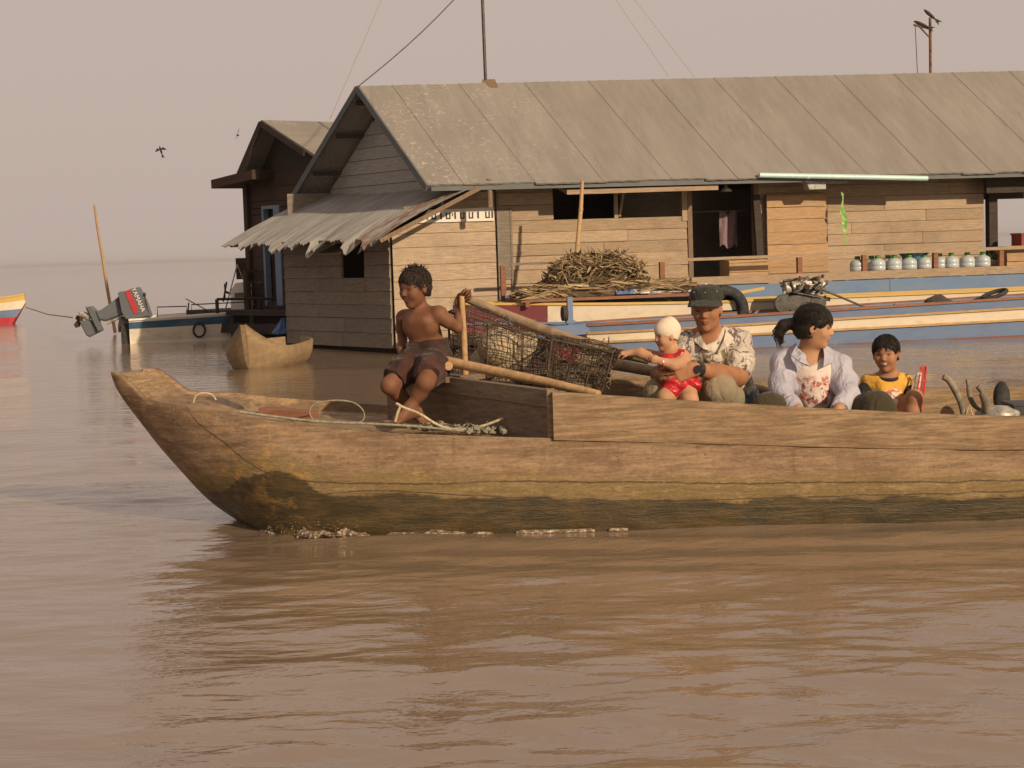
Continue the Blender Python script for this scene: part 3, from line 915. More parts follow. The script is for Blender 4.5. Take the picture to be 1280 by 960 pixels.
# wash boards on both sides
for sgn in (-1, 1):
    mb = MB(); rows = []
    n = 60
    for k in range(n + 1):
        x = 0.168 + (6.5 - 0.168) * k / n
        hw = half(x)
        zb, zt = interp(x, SHEER) - 0.004, interp(x, TOPB)
        wob = 0.003 * math.sin(x * 7) + 0.002 * math.sin(x * 17)
        yo, yi = YC + sgn * (hw + 0.008 + wob), YC + sgn * (hw - 0.034)
        rows.append([Vector((x, yo, zb)), Vector((x, yo + sgn * .004, zb + (zt - zb) * .33)), Vector((x, yo + sgn * .004, zb + (zt - zb) * .66)), Vector((x, yo, zt - .004)), Vector((x, yo - sgn * .006, zt + 0.002 * math.sin(x * 23))), Vector((x, yi, zt)), Vector((x, yi, zb - 0.02))])
    mb.loft(rows, 0, False, closed=True, caps=True)
    mb.build("side_board", M_board, boat, True)
# coaming: the boards run together to a point behind the foredeck
A_n, B_p, C_f = Vector((.165, 7.325, 0)), Vector((-.60, 8.30, 0)), Vector((.42, 8.52, 0))
mb = MB()
def board(a, b, za, zb, ta, tb, th, mi=0):
    d = (b - a).normalized(); nrm = Vector((-d.y, d.x, 0)) * th
    mb.hexa([a + Vector((0, 0, za)), b + Vector((0, 0, zb)), b + nrm + Vector((0, 0, zb)), a + nrm + Vector((0, 0, za)), a + Vector((0, 0, ta)), b + Vector((0, 0, tb)), b + nrm + Vector((0, 0, tb)), a + nrm + Vector((0, 0, ta))], mi)
board(A_n, B_p, .35, .38, .525, .575, -.03)
dd = (B_p - A_n).normalized(); nn = Vector((-dd.y, dd.x, 0))
board(A_n + nn * .008, B_p + nn * .008, .527, .577, .598, .648, -.045)
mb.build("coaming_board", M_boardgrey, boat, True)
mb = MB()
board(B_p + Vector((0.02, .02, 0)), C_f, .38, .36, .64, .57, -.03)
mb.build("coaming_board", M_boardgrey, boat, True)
mb = MB()
mb.box((.145, 7.285, .385), (.178, 7.345, .606))
mb.build("corner_post", M_board, boat, True)
mb = MB()   # end plank closing the box under the boy
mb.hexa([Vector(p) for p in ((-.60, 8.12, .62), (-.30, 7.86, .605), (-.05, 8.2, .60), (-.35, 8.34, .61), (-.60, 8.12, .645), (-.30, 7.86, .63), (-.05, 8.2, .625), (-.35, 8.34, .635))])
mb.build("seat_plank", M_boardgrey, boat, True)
# ------------------------------------------------------------------ smooth bodies: blended limbs meshed as one continuous surface
class SDF:
    def __init__(s): s.p = []
    def cone(s, a, b, ra, rb, k=0.02, op='+', cap_a=False, cap_b=False):
        s.p.append(('c', np.array(a, float), np.array(b, float), ra, rb, k, op, cap_a, cap_b)); return s
    def chain(s, pts, rads, k=0.02):
        for i in range(len(pts) - 1): s.cone(pts[i], pts[i + 1], rads[i], rads[i + 1], k)
        return s
    def ell(s, c, r, rot=None, k=0.02, op='+'):
        s.p.append(('e', np.array(c, float), np.array(r, float), np.eye(3) if rot is None else np.array(rot, float), k, op)); return s
    def plane(s, c, n):
        s.p.append(('p', np.array(c, float), np.array(Vector(n).normalized(), float))); return s
    def mesh(s, h=0.004, noise=None):
        lo, hi = np.full(3, 1e9), np.full(3, -1e9)
        for q in s.p:
            if q[0] == 'c' and q[6] == '+':
                r = max(q[3], q[4]); lo = np.minimum(lo, np.minimum(q[1], q[2]) - r); hi = np.maximum(hi, np.maximum(q[1], q[2]) + r)
            elif q[0] == 'e' and q[5] == '+':
                r = q[2].max(); lo = np.minimum(lo, q[1] - r); hi = np.maximum(hi, q[1] + r)
        lo -= 0.03; hi += 0.03
        n = np.ceil((hi - lo) / h).astype(int) + 1
        ax = [lo[i] + h * np.arange(n[i]) for i in range(3)]
        D = np.full(n, 0.5, np.float32)
        for q in s.p:
            if q[0] == 'p':
                g = ((ax[0] - q[1][0]) * q[2][0])[:, None, None] + ((ax[1] - q[1][1]) * q[2][1])[None, :, None] + ((ax[2] - q[1][2]) * q[2][2])[None, None, :]
                np.maximum(D, g.astype(np.float32), out=D); continue
            if q[0] == 'c': a, b, ra, rb, k, op = q[1:7]; r = max(ra, rb); l, u = np.minimum(a, b) - r, np.maximum(a, b) + r
            else: k, op = q[4], q[5]; l, u = q[1] - q[2].max(), q[1] + q[2].max()
            m = k + 0.022
            i0 = np.clip(np.floor((l - m - lo) / h).astype(int), 0, n); i1 = np.clip(np.ceil((u + m - lo) / h).astype(int) + 1, 0, n)
            if (i1 <= i0).any(): continue
            sl = tuple(slice(i0[i], i1[i]) for i in range(3))
            x, y, z = (ax[0][sl[0]][:, None, None], ax[1][sl[1]][None, :, None], ax[2][sl[2]][None, None, :])
            if q[0] == 'c':
                ba = b - a; L2 = max(ba @ ba, 1e-9)
                t0 = ((x - a[0]) * ba[0] + (y - a[1]) * ba[1] + (z - a[2]) * ba[2]) / L2
                t = np.clip(t0, 0, 1)
                d = np.sqrt((x - a[0] - t * ba[0]) ** 2 + (y - a[1] - t * ba[1]) ** 2 + (z - a[2] - t * ba[2]) ** 2) - (ra + (rb - ra) * t)
                if q[8]: d = np.maximum(d, (t0 - 1) * math.sqrt(L2))
                if q[7]: d = np.maximum(d, -t0 * math.sqrt(L2))
            else:
                M = q[3]
                dx, dy, dz = x - q[1][0], y - q[1][1], z - q[1][2]
                c = [(M[i][0] * dx + M[i][1] * dy + M[i][2] * dz) / q[2][i] for i in range(3)]
                k0 = np.sqrt(c[0] ** 2 + c[1] ** 2 + c[2] ** 2)
                k1 = np.sqrt((c[0] / q[2][0]) ** 2 + (c[1] / q[2][1]) ** 2 + (c[2] / q[2][2]) ** 2)
                d = k0 * (k0 - 1) / np.maximum(k1, 1e-6)
            d = d.astype(np.float32)
            cur = D[sl]
            if op == '+':
                hh = np.maximum(k - np.abs(cur - d), 0) / max(k, 1e-6)
                D[sl] = np.minimum(cur, d) - hh * hh * k * 0.25
            else:
                d = -d
                hh = np.maximum(k - np.abs(cur - d), 0) / max(k, 1e-6)
                D[sl] = np.maximum(cur, d) + hh * hh * k * 0.25
        if noise is not None:
            gx_, gy_, gz_ = np.meshgrid(*ax, indexing='ij', sparse=True)
            D = D + noise(gx_, gy_, gz_).astype(np.float32)
        return surface_net(D, lo, h)
def surface_net(D, lo, h):
    S = D < 0
    cs = S[:-1, :-1, :-1].astype(np.int8)
    for o in ((1, 0, 0), (0, 1, 0), (0, 0, 1), (1, 1, 0), (1, 0, 1), (0, 1, 1), (1, 1, 1)):
        cs = cs + S[o[0]:S.shape[0] - 1 + o[0], o[1]:S.shape[1] - 1 + o[1], o[2]:S.shape[2] - 1 + o[2]]
    I = np.argwhere((cs > 0) & (cs < 8))
    idm = np.full(cs.shape, -1, np.int32)
    idm[I[:, 0], I[:, 1], I[:, 2]] = np.arange(len(I))
    acc = np.zeros((len(I), 3)); cnt = np.zeros(len(I))
    C = [(i, j, k) for i in (0, 1) for j in (0, 1) for k in (0, 1)]
    V = {c: D[I[:, 0] + c[0], I[:, 1] + c[1], I[:, 2] + c[2]] for c in C}
    for a in C:
        for d in range(3):
            if a[d] == 0:
                b = list(a); b[d] = 1; b = tuple(b)
                va, vb = V[a], V[b]
                m = (va < 0) != (vb < 0)
                t = va[m] / (va[m] - vb[m])
                p = np.tile(np.array(a, float), (m.sum(), 1)); p[:, d] += t
                acc[m] += p; cnt[m] += 1
    verts = lo + h * (I + acc / cnt[:, None])
    faces = []
    for d in range(3):
        e, f = (d + 1) % 3, (d + 2) % 3
        sa = [slice(0, D.shape[i]) for i in range(3)]; sb = list(sa)
        sa[d] = slice(0, D.shape[d] - 1); sb[d] = slice(1, D.shape[d])
        a, b = S[tuple(sa)], S[tuple(sb)]
        J = np.argwhere(a != b)
        ok = (J[:, e] > 0) & (J[:, f] > 0) & (J[:, e] < cs.shape[e]) & (J[:, f] < cs.shape[f])
        J = J[ok]
        def cid(oe, of):
            K = J.copy(); K[:, e] -= oe; K[:, f] -= of
            return idm[K[:, 0], K[:, 1], K[:, 2]]
        q = np.stack([cid(1, 1), cid(0, 1), cid(0, 0), cid(1, 0)], -1)
        flip = ~a[J[:, 0], J[:, 1], J[:, 2]]
        q[flip] = q[flip][:, ::-1]
        faces.append(q)
    faces = np.concatenate(faces)
    return verts, faces[(faces >= 0).all(1)]
def smooth_verts(v, f, it=1, lam=0.5):
    for _ in range(it):
        acc = np.zeros_like(v); cnt = np.zeros(len(v))
        for a, b in ((0, 1), (1, 2), (2, 3), (3, 0)):
            np.add.at(acc, f[:, a], v[f[:, b]]); np.add.at(acc, f[:, b], v[f[:, a]])
            np.add.at(cnt, f[:, a], 1); np.add.at(cnt, f[:, b], 1)
        v = v + lam * (acc / np.maximum(cnt, 1)[:, None] - v)
    return v
def sdf_object(name, S, mats, parent, h=0.004, noise=None, attrs=None, sm=1):
    v, f = S.mesh(h, noise)
    if sm: v = smooth_verts(v, f, sm)
    base = np.array(wmat(parent).translation) if parent is not None else np.zeros(3)
    me = bpy.data.meshes.new(name)
    me.vertices.add(len(v)); me.vertices.foreach_set('co', (v - base).astype(np.float32).ravel())
    me.loops.add(f.size); me.loops.foreach_set('vertex_index', f.ravel().astype(np.int32))
    me.polygons.add(len(f))
    me.polygons.foreach_set('loop_start', np.arange(0, f.size, 4, dtype=np.int32))
    me.polygons.foreach_set('loop_total', np.full(len(f), 4, np.int32))
    me.polygons.foreach_set('use_smooth', np.ones(len(f), bool))
    me.update(calc_edges=True)
    for nm, fn in (attrs or {}).items():
        at = me.attributes.new(nm, 'FLOAT', 'POINT')
        at.data.foreach_set('value', np.asarray(fn(v), np.float32))
    return link_mesh(name, me, mats, parent)

# ------------------------------------------------------------------ heads, hands, hair
class Head:
    """head frame: x to the person's right, y forward, z up; unit = chin-to-crown height"""
    def __init__(s, c, fwd, h, up=(0, 0, 1)):
        s.c, s.h = np.array(c, float), h
        y = Vector(fwd).normalized(); x = y.cross(Vector(up)).normalized(); z = x.cross(y)
        s.R = np.array([x, y, z])
    def L(s, x, y, z): return s.c + s.h * (np.array([x, y, z]) @ s.R)
    def loc(s, v): return ((v - s.c) @ s.R.T) / s.h
    def skull(s, S, child=0.0, smile=0.0, neck=None, mouth=True):
        h, L, R_ = s.h, s.L, s.R
        w = 1 + 0.05 * child
        S.ell(L(0, -.06, .13), np.array((.335 * w, .42, .37)) * h, R_, .02 * h)
        S.ell(L(0, .07, -.10), np.array((.275 * w, .30, .37)) * h, R_, .12 * h)
        S.cone(L(0, .05, -.27), L(0, .215, -.40), .21 * h * w, .095 * h, .10 * h)
        for q in (-1, 1):
            S.ell(L(.155 * q, .215, -.10 - .02 * child), np.array((.12, .12, .13 + .02 * child)) * h * w, R_, .07 * h)
            S.cone(L(.05 * q, .335, .085), L(.19 * q, .27, .08), .05 * h, .045 * h, .05 * h)
            S.ell(L(.142 * q, .395, .018), np.array((.085, .07, .042)) * h, R_, .055 * h, '-')
            S.ell(L(.335 * q * w, -.035, -.02), np.array((.04, .075, .125)) * h, R_, .02 * h)
            S.ell(L(.375 * q * w, -.015, -.01), np.array((.02, .04, .07)) * h, R_, .02 * h, '-')
            S.ell(L(.045 * q, .372, -.125), np.array((.036, .042, .034)) * h, R_, .02 * h)
        S.cone(L(0, .33, .05), L(0, .415 - .02 * child, -.105), .034 * h, .048 * h, .035 * h)
        mz = -.252
        up = .02 * smile
        for q in (-1, 1):
            S.cone(L(0, .345, mz + .022), L(.105 * q * (1 + .25 * smile), .30, mz + .008 + up), .033 * h, .018 * h, .025 * h)
            S.cone(L(0, .335, mz - .04), L(.085 * q * (1 + .25 * smile), .30, mz - .02 + up), .036 * h, .020 * h, .025 * h)
            S.cone(L(0, .385, mz - .006), L(.11 * q * (1 + .3 * smile), .325, mz - .002 + up * 1.3), .010 * h * (1 + 1.2 * smile), .007 * h, .012 * h, '-')
        S.ell(L(0, .355, -.33), np.array((.10, .03, .016)) * h, R_, .04 * h, '-')
    def attrs(s, smile=0.0):
        def lip(v):
            p = s.loc(v)
            d = (p[:, 0] / (.115 * (1 + .25 * smile))) ** 2 + ((p[:, 2] + .258 - .02 * smile * np.abs(p[:, 0]) / .1) / .052) ** 2
            return np.clip(1.4 - d, 0, 1) * .75 * (p[:, 1] > .2)
        def brow(v):
            p = s.loc(v)
            ax_ = np.abs(p[:, 0])
            d = ((ax_ - .15) / .105) ** 2 + ((p[:, 2] - .105 - .02 * np.cos((ax_ - .14) * 14)) / .028) ** 2
            return np.clip(1.3 - d, 0, 1) * .8 * (p[:, 1] > .15)
        def arc(p): return p[:, 2] + .250 - (.075 * smile) * (p[:, 0] / .1) ** 2 * .35
        def mouth(v):
            p = s.loc(v)
            d = (p[:, 0] / (.10 + .03 * smile)) ** 2 + (arc(p) / (.012 + .03 * smile)) ** 2
            return np.clip(1.5 - d, 0, 1) * (.45 + .5 * smile) * (p[:, 1] > .2)
        def teeth(v):
            p = s.loc(v)
            d = (p[:, 0] / .095) ** 2 + ((arc(p) - .008) / .02) ** 2
            return np.clip(1.6 - d, 0, 1) * (smile > .5) * (p[:, 1] > .2)
        return {'lip': lip, 'brow': brow, 'mouth': mouth, 'teeth': teeth}
    def eyes(s, parent, open_=0.5):
        for q in (-1, 1):
            mb = MB()
            c = Vector(s.L(.142 * q, .292, .012))
            Rm = Matrix([tuple(r) for r in s.R]).transposed()
            prof = [(0.0001, -1)] + [(math.sin(t), -math.cos(t)) for t in [math.pi * i / 8 for i in range(1, 8)]] + [(0.0001, 1)]
            S3 = Rm @ Matrix.Diagonal((.075 * s.h, .05 * s.h, (.018 + .022 * open_) * s.h))
            mb.lathe(prof, c, 12, 0, True, S3)
            c2 = Vector(s.L(.138 * q, .333, .012))
            S4 = Rm @ Matrix.Diagonal((.031 * s.h, .014 * s.h, (.014 + .018 * open_) * s.h))
            mb.lathe(prof, c2, 10, 1, True, S4)
            mb.build("eye", [M_eyewhite, M_eyedark], parent, True)
    def hair(s, S, cut=.25, line=.16, back=-.3, thick=.05, vol=1.0):
        h, L, R_ = s.h, s.L, s.R
        S.ell(L(0, -.07, .15), np.array((.335 + thick, .42 + thick, .37 + thick * vol)) * h, R_, .02 * h)
        S.ell(L(0, -.17, -.05), np.array((.325 + thick * .8, .32 + thick, .34)) * h, R_, .05 * h)
        S.ell(L(0, .50, line - .42), np.array((.36, .48, .43)) * h, R_, .05 * h, '-')          # the face stays clear
        for q in (-1, 1):
            S.ell(L(.36 * q, .03, -.12), np.array((.12, .14, .19)) * h, R_, .03 * h, '-')        # round the ears
        S.plane(L(0, -.3, back), tuple(np.array((0, .25, -1.0)) @ R_))
def tufts(mb, hd, n, length, seed, zone, comb=(0, 0, 0), wd=.02, rad=1.04, lift=.55):
    q = random.Random(seed)
    k = 0
    while k < n:
        th, ph = q.uniform(0, 6.283), math.acos(q.uniform(-.6, 1))
        d = np.array((math.sin(ph) * math.cos(th), math.sin(ph) * math.sin(th), math.cos(ph)))
        if not zone(d): continue
        k += 1
        base = np.array((0, -.07, .15)) + d * np.array((.375, .46, .41)) * rad
        tip = d * lift + np.array(comb) + np.array((q.uniform(-.5, .5), q.uniform(-.5, .5), q.uniform(-.4, .4)))
        tip = tip / np.linalg.norm(tip)
        ln = length * q.uniform(.5, 1.15)
        p0 = base - d * .05; p1 = base + tip * ln * .5 + d * .02; p2 = base + tip * ln + np.array(comb) * ln * .5
        mb.tube([Vector(hd.L(*p0)), Vector(hd.L(*p1)), Vector(hd.L(*p2))], [wd * hd.h, wd * .7 * hd.h, .001], 4, 0, True, False)
def strands(mb, hd, n, seed, zone, flow, steps=5, ln=.3, wd=.010, rad=(.375, .46, .41), lift=.0, jit=.25):
    q = random.Random(seed); k = 0
    c0 = np.array((0, -.07, .15)); rr_ = np.array(rad)
    while k < n:
        th, ph = q.uniform(0, 6.283), math.acos(q.uniform(-.7, 1))
        d = np.array((math.sin(ph) * math.cos(th), math.sin(ph) * math.sin(th), math.cos(ph)))
        if not zone(d): continue
        k += 1
        L_ = ln * q.uniform(.5, 1.2); pts = []
        j3 = np.array((q.uniform(-1, 1), q.uniform(-1, 1), q.uniform(-1, 1))) * jit
        for i in range(steps + 1):
            up_ = 1.0 + lift * (i / steps) ** 2 + q.uniform(0, .012)
            p = c0 + d * rr_ * up_
            pts.append(Vector(hd.L(*p)))
            v = np.array(flow(p)) + j3
            v = v / (np.linalg.norm(v) + 1e-6) * L_ / steps
            nd = (c0 + d * rr_ + v - c0) / rr_
            d = nd / np.linalg.norm(nd)
        w_ = wd * hd.h * q.uniform(.7, 1.3)
        mb.tube(pts, [w_ * .8] + [w_] * (steps - 1) + [w_ * .15], 4, 0, True, False)
def hand(S, wrist, dirv, palm, side, L, curl=(25, 35, 25), thumb=0.5, spread=0.12):
    """wrist -> five separate fingers; palm = palm normal, side = towards the thumb"""
    w = np.array(wrist, float)
    d = np.array(Vector(dirv).normalized()); n = np.array(palm, float); n = n - d * (n @ d); n /= np.linalg.norm(n)
    sd = np.array(side, float); sd = sd - d * (sd @ d) - n * (sd @ n); sd /= np.linalg.norm(sd)
    offs = (.17, .058, -.052, -.155); lens = (.40, .45, .42, .33); kn = (.47, .49, .47, .43)
    for o, ln, kk in zip(offs, lens, kn):
        k0 = w + d * L * kk + sd * L * o
        S.cone(w + sd * L * o * .55, k0, .085 * L, .062 * L, .012)
        S.cone(w + sd * L * o * .3 + d * L * .2, k0, .08 * L, .055 * L, .008)
        fd = d + sd * o * spread * 4; fd /= np.linalg.norm(fd)
        p, a, r = k0, 0.0, .052 * L
        for ph, (fr, c) in enumerate(zip((.46, .30, .24), curl)):
            a += math.radians(c)
            v = fd * math.cos(a) + n * math.sin(a)
            q_ = p + v * L * ln * fr
            S.cone(p, q_, r, r * .88, .0025)
            p, r = q_, r * .88
    t0 = w + d * L * .12 + sd * L * .13 + n * L * .02
    S.cone(w + d * L * .05, t0, .085 * L, .075 * L, .012)
    v = d * .75 + sd * (.75 - .3 * thumb) + n * (.25 + .5 * thumb); v /= np.linalg.norm(v)
    t1 = t0 + v * L * .21
    v2 = d * (.9) + sd * (.25 - .5 * thumb) + n * (.3 + .5 * thumb); v2 /= np.linalg.norm(v2)
    t2 = t1 + v2 * L * .17
    t3 = t2 + v2 * L * .12
    S.cone(t0, t1, .072 * L, .058 * L, .006); S.cone(t1, t2, .056 * L, .05 * L, .003); S.cone(t2, t3, .05 * L, .04 * L, .002)
def foot(S, ankle, toe, L, up=(0, 0, 1)):
    a, t = np.array(ankle, float), np.array(toe, float)
    d = (t - a) / np.linalg.norm(t - a); u = np.array(up, float); u = u - d * (u @ d); u /= np.linalg.norm(u)
    s = np.cross(d, u)
    heel = a - d * L * .22 - u * L * .18
    S.cone(a, heel, .13 * L, .14 * L, .02)
    ball = a + d * L * .48 - u * L * .2
    S.cone(heel, ball + s * L * .06, .13 * L, .11 * L, .02); S.cone(a, ball - s * L * .05, .14 * L, .10 * L, .03)
    for i, (o, ln, r) in enumerate(((-.15, .24, .06), (-.06, .25, .045), (.02, .22, .042), (.095, .18, .04), (.16, .13, .038))):
        b0 = ball + s * L * o
        S.cone(b0, b0 + d * L * ln - u * L * .03, r * L * 1.1, r * L, .004)
M_eyewhite = plain("eye_white", (0.11, 0.085, 0.07), 0.45, 0.3, var=0.05)
M_eyedark = plain("eye_dark", (0.015, 0.01, 0.008), 0.12, 0.6, var=0.05)
def hair_mat(name, c):
    t = NT(name)
    v = t.coord((3, 3, 0.8))
    n = t.noise(40, v, 4, 0.7)
    col = t.mix(t.ss(n, 0.3, 0.7), sc3(c, 0.5), sc3(c, 1.7))
    return t.fin(col, 0.5, t.bump(n, 0.8, 0.006), 0.22)
M_hair = hair_mat("black_hair", (0.013, 0.010, 0.008))
M_hairbrown = hair_mat("sun_bleached_hair", (0.022, 0.014, 0.010))
# ------------------------------------------------------------------ people
def fold(amp, f=38, ph=0.0):
    return lambda x, y, z: amp * (np.sin(f * x + .7 * f * z + 2.2 * np.sin(.45 * f * y + .3 * f * z) + ph) + .7 * np.sin(1.7 * f * z - .9 * f * x + 1.5 * np.sin(.6 * f * x) + 2 * ph)) * .5
class Pose:
    def __init__(s, D): s.D = D
    def __call__(s, px, py, dy=0.0): return np.array(P(px, py, s.D + dy))
def person(label, base):
    return thing("person", label, "person", base)
SK_boy = skin_mat("tanned_skin", (0.165, 0.075, 0.041), (0.13, 0.05, 0.036))
SK_man = skin_mat("brown_skin", (0.32, 0.150, 0.078), (0.25, 0.10, 0.07))
SK_woman = skin_mat("warm_skin", (0.42, 0.225, 0.125), (0.38, 0.14, 0.11))
SK_baby = skin_mat("baby_skin", (0.44, 0.24, 0.14), (0.4, 0.16, 0.13))
SK_kid = skin_mat("child_skin", (0.34, 0.165, 0.09), (0.22, 0.07, 0.06))

# ---- bare chested boy on the point of the coaming
J = Pose(8.02)
boy = person("bare-chested boy in dark brown shorts sitting on the coaming and holding a stick", J(535, 470))
hd = Head(J(517.5, 360, -.03), (-.66, -.72, -.14), .178, (.04, .0, 1))
S = SDF()
hd.skull(S, .5, -.4)
S.chain([J(522, 372, .0), J(527, 391, .02)], [.033, .036], .02)
S.cone(J(508, 396, .06), J(548, 392, -.05), .036, .038, .03)
S.chain([J(527, 404, .01), J(531, 418, .02), J(536, 434, .03), J(538, 446, .04)], [.070, .068, .062, .075], .04)
S.cone(J(516, 408, -.01), J(536, 407, -.045), .045, .045, .03)
S.cone(J(517, 402, -.045), J(531, 401, -.075), .022, .022, .03)
S.chain([J(503, 397, .07), J(502, 410, .10), J(503, 424, .11)], [.031, .025, .021], .02)
S.chain([J(503, 424, .11), J(502, 436, .06), J(503, 448, .01)], [.021, .020, .015], .012)
hand(S, J(503, 449, .0), (.1, -.35, -1), (.6, .7, 0), (.6, -.6, 0), .13, (10, 15, 10), .2)
S.chain([J(550, 394, -.06), J(560, 402, -.06), J(572, 410, -.02)], [.034, .028, .023], .02)
S.chain([J(572, 410, -.02), J(574, 397, .02), J(574, 384, .035)], [.023, .021, .015], .012)
hand(S, J(572.5, 379, .035), (.75, -.12, .66), (.05, -1, .0), (-.66, 0, .75), .125, (48, 62, 45), .9)
for kn, an, to, hp in ((J(487, 482, -.16), J(514, 506, -.10), J(536, 519, -.17), J(525, 446, .0)), (J(532, 478, -.26), J(512, 510, -.24), J(489, 519, -.31), J(545, 448, -.03))):
    S.chain([hp, hp * .5 + kn * .5, kn], [.068, .056, .040], .03)
    S.chain([kn, kn * .62 + an * .38 + np.array((0, .015, -.004)), an], [.037, .033, .020], .02)
    foot(S, an, to, .165)
sdf_object("body", S, SK_boy, boy, .0042, None, hd.attrs())
hd.eyes(boy, .25)
S = SDF(); hd.hair(S, line=.19, back=-.26, thick=.03)
bhair = sdf_object("hair", S, M_hairbrown, boy, .004, fold(.003, 90))
mb = MB()
crown = lambda p: (p[0] * 1.2, p[1] + .28, -.25 - .4 * max(0, p[1]))
strands(mb, hd, 620, 5, lambda d: d[2] > -.25 and (d[1] < .5 or d[2] > .5), crown, 4, .22, .013, (.370, .452, .395), .06, .5)
strands(mb, hd, 90, 6, lambda d: d[1] > .3 and d[2] > .45, lambda p: (.1, .5, -.75), 4, .26, .013, (.372, .455, .405), .02, .4)
strands(mb, hd, 40, 7, lambda d: d[2] > .75, lambda p: (-.2, -.1, .1), 3, .15, .014, (.370, .452, .395), .26, .8)
mb.build("strands", M_hairbrown, bhair, True)
S = SDF()
S.chain([J(535, 427, .025), J(537, 440, .035), J(538, 452, .03)], [.078, .086, .095], .04)
for kn, hp, en in ((J(487, 482, -.16), J(525, 447, .0), J(492, 476, -.14)), (J(532, 478, -.26), J(545, 450, -.03), J(534, 470, -.23))):
    m = hp * .5 + en * .5
    S.cone(hp, m, .082, .072, .03); S.cone(m, en, .072, .060, .02, '+', False, True)
S.plane(J(535, 425, .02), (.02, 0, 1))
sdf_object("shorts", S, cloth("dark_brown_shorts", (0.036, 0.019, 0.016), (0.062, 0.028, 0.022), 5, .4, .6, 22), boy, .0045, fold(.009, 55))

# ---- man in a dark cap
J = Pose(7.98)
man = person("man in black cap and leafy print shirt crouching with the baby", J(895, 505))
hd = Head(J(883, 387, -.07), (-.26, -.96, -.08), .196)
S = SDF()
hd.skull(S)
S.chain([J(885, 402, -.03), J(888, 425, .02)], [.050, .058], .03)
S.cone(J(866, 428, .02), J(920, 427, .02), .055, .055, .04)
S.chain([J(891, 440, .04), J(896, 470, .08), J(902, 500, .14)], [.105, .11, .13], .05)
S.chain([J(921, 428, .02), J(924, 450, -.05), J(923, 471, -.12)], [.058, .05, .043], .02)
S.chain([J(923, 471, -.12), J(900, 467, -.23), J(874, 462, -.325)], [.043, .042, .030], .015)
hand(S, J(870, 461.5, -.335), (-1, -.12, -.2), (-.1, 1, -.1), (0.1, 0, 1), .185, (16, 22, 18), .35)
S.chain([J(866, 428, .02), J(848, 448, .02), J(830, 466, -.08)], [.058, .05, .042], .02)
S.chain([J(830, 466, -.08), J(824, 468, -.18), J(828, 470, -.29)], [.042, .038, .03], .015)
hand(S, J(829, 471, -.30), (.9, -.35, .02), (-.25, .9, .1), (0, 0, 1), .175, (30, 32, 22), .3)
for kn, hp, an in ((J(897, 484, -.24), J(908, 506, .10), J(893, 545, -.14)), (J(826, 492, -.22), J(880, 508, .08), J(838, 545, -.14))):
    S.chain([hp, kn], [.085, .06], .03); S.chain([kn, an], [.055, .04], .02)
sdf_object("body", S, SK_man, man, .0045, None, hd.attrs())
hd.eyes(man, .25)
S = SDF(); hd.hair(S, line=.15, back=-.22, thick=.012)
sdf_object("hair", S, M_hair, man, .005, fold(.004, 120))
# cap: crown panels, brim, eyelets, button
mb = MB()
prof = []
def hp_(x, y, z): return Vector(hd.L(x, y, z))
rows = []
for i in range(11):
    t = i / 10 * math.pi / 2
    zz = .24 + .345 * math.sin(t) ** .9; rr_ = math.cos(t) ** .72
    rows.append([hp_(.405 * rr_ * math.sin(a), -.045 + .475 * rr_ * math.cos(a), zz) for a in [2 * math.pi * k / 36 for k in range(36)]])
mb.loft(rows, 0, True, closed=True)
M_cap = cloth("black_cap_cloth", (0.030, 0.031, 0.026), (0.042, 0.04, 0.034), 8, .4, .7, 30)
cp = mb.build("cap", M_cap, man, True)
mb = MB()
def brimrow(off):
    rows = []
    for i in range(9):
        t = i / 8
        row = []
        for k in range(25):
            a = -1.15 + 2.3 * k / 24
            rb = .40 * math.sin(a), -.045 + .47 * math.cos(a)
            ext = .36 * t * math.cos(a / 1.15 * math.pi / 2) ** .55
            row.append(hp_(rb[0] * (1 + .12 * t), rb[1] + ext, 0.275 - .10 * t - .09 * abs(math.sin(a)) ** 2 * (.35 + .3 * t) + off + .05 * (1 - abs(a)) * 0))
        rows.append(row)
    return rows
mb.loft(brimrow(0), 0, True); mb.loft(brimrow(-.022), 0, True)
a_, b_ = brimrow(0)[-1], brimrow(-.022)[-1]
mb.loft([a_, b_], 0, True)
mb.build("brim", M_cap, cp, True)
M_stud = plain('pale_stud', (.6, .6, .58), .4)
for a in (-.95, -.12, .70):
    t = .62; rr_ = math.cos(t) ** .72
    c = hp_(.41 * rr_ * math.sin(a), -.045 + .48 * rr_ * math.cos(a), .215 + .37 * math.sin(t) ** .9)
    mb = MB(); mb.lathe([(0.0001, -.0022), (.0035, 0), (.0001, .0022)], c, 8); mb.build("stud", M_stud, cp, True)
mb = MB(); mb.lathe([(0.0001, -.004), (.009, 0), (.0001, .006)], hp_(0, -.045, .585), 8)
mb.build("button", M_stud, cp, True)
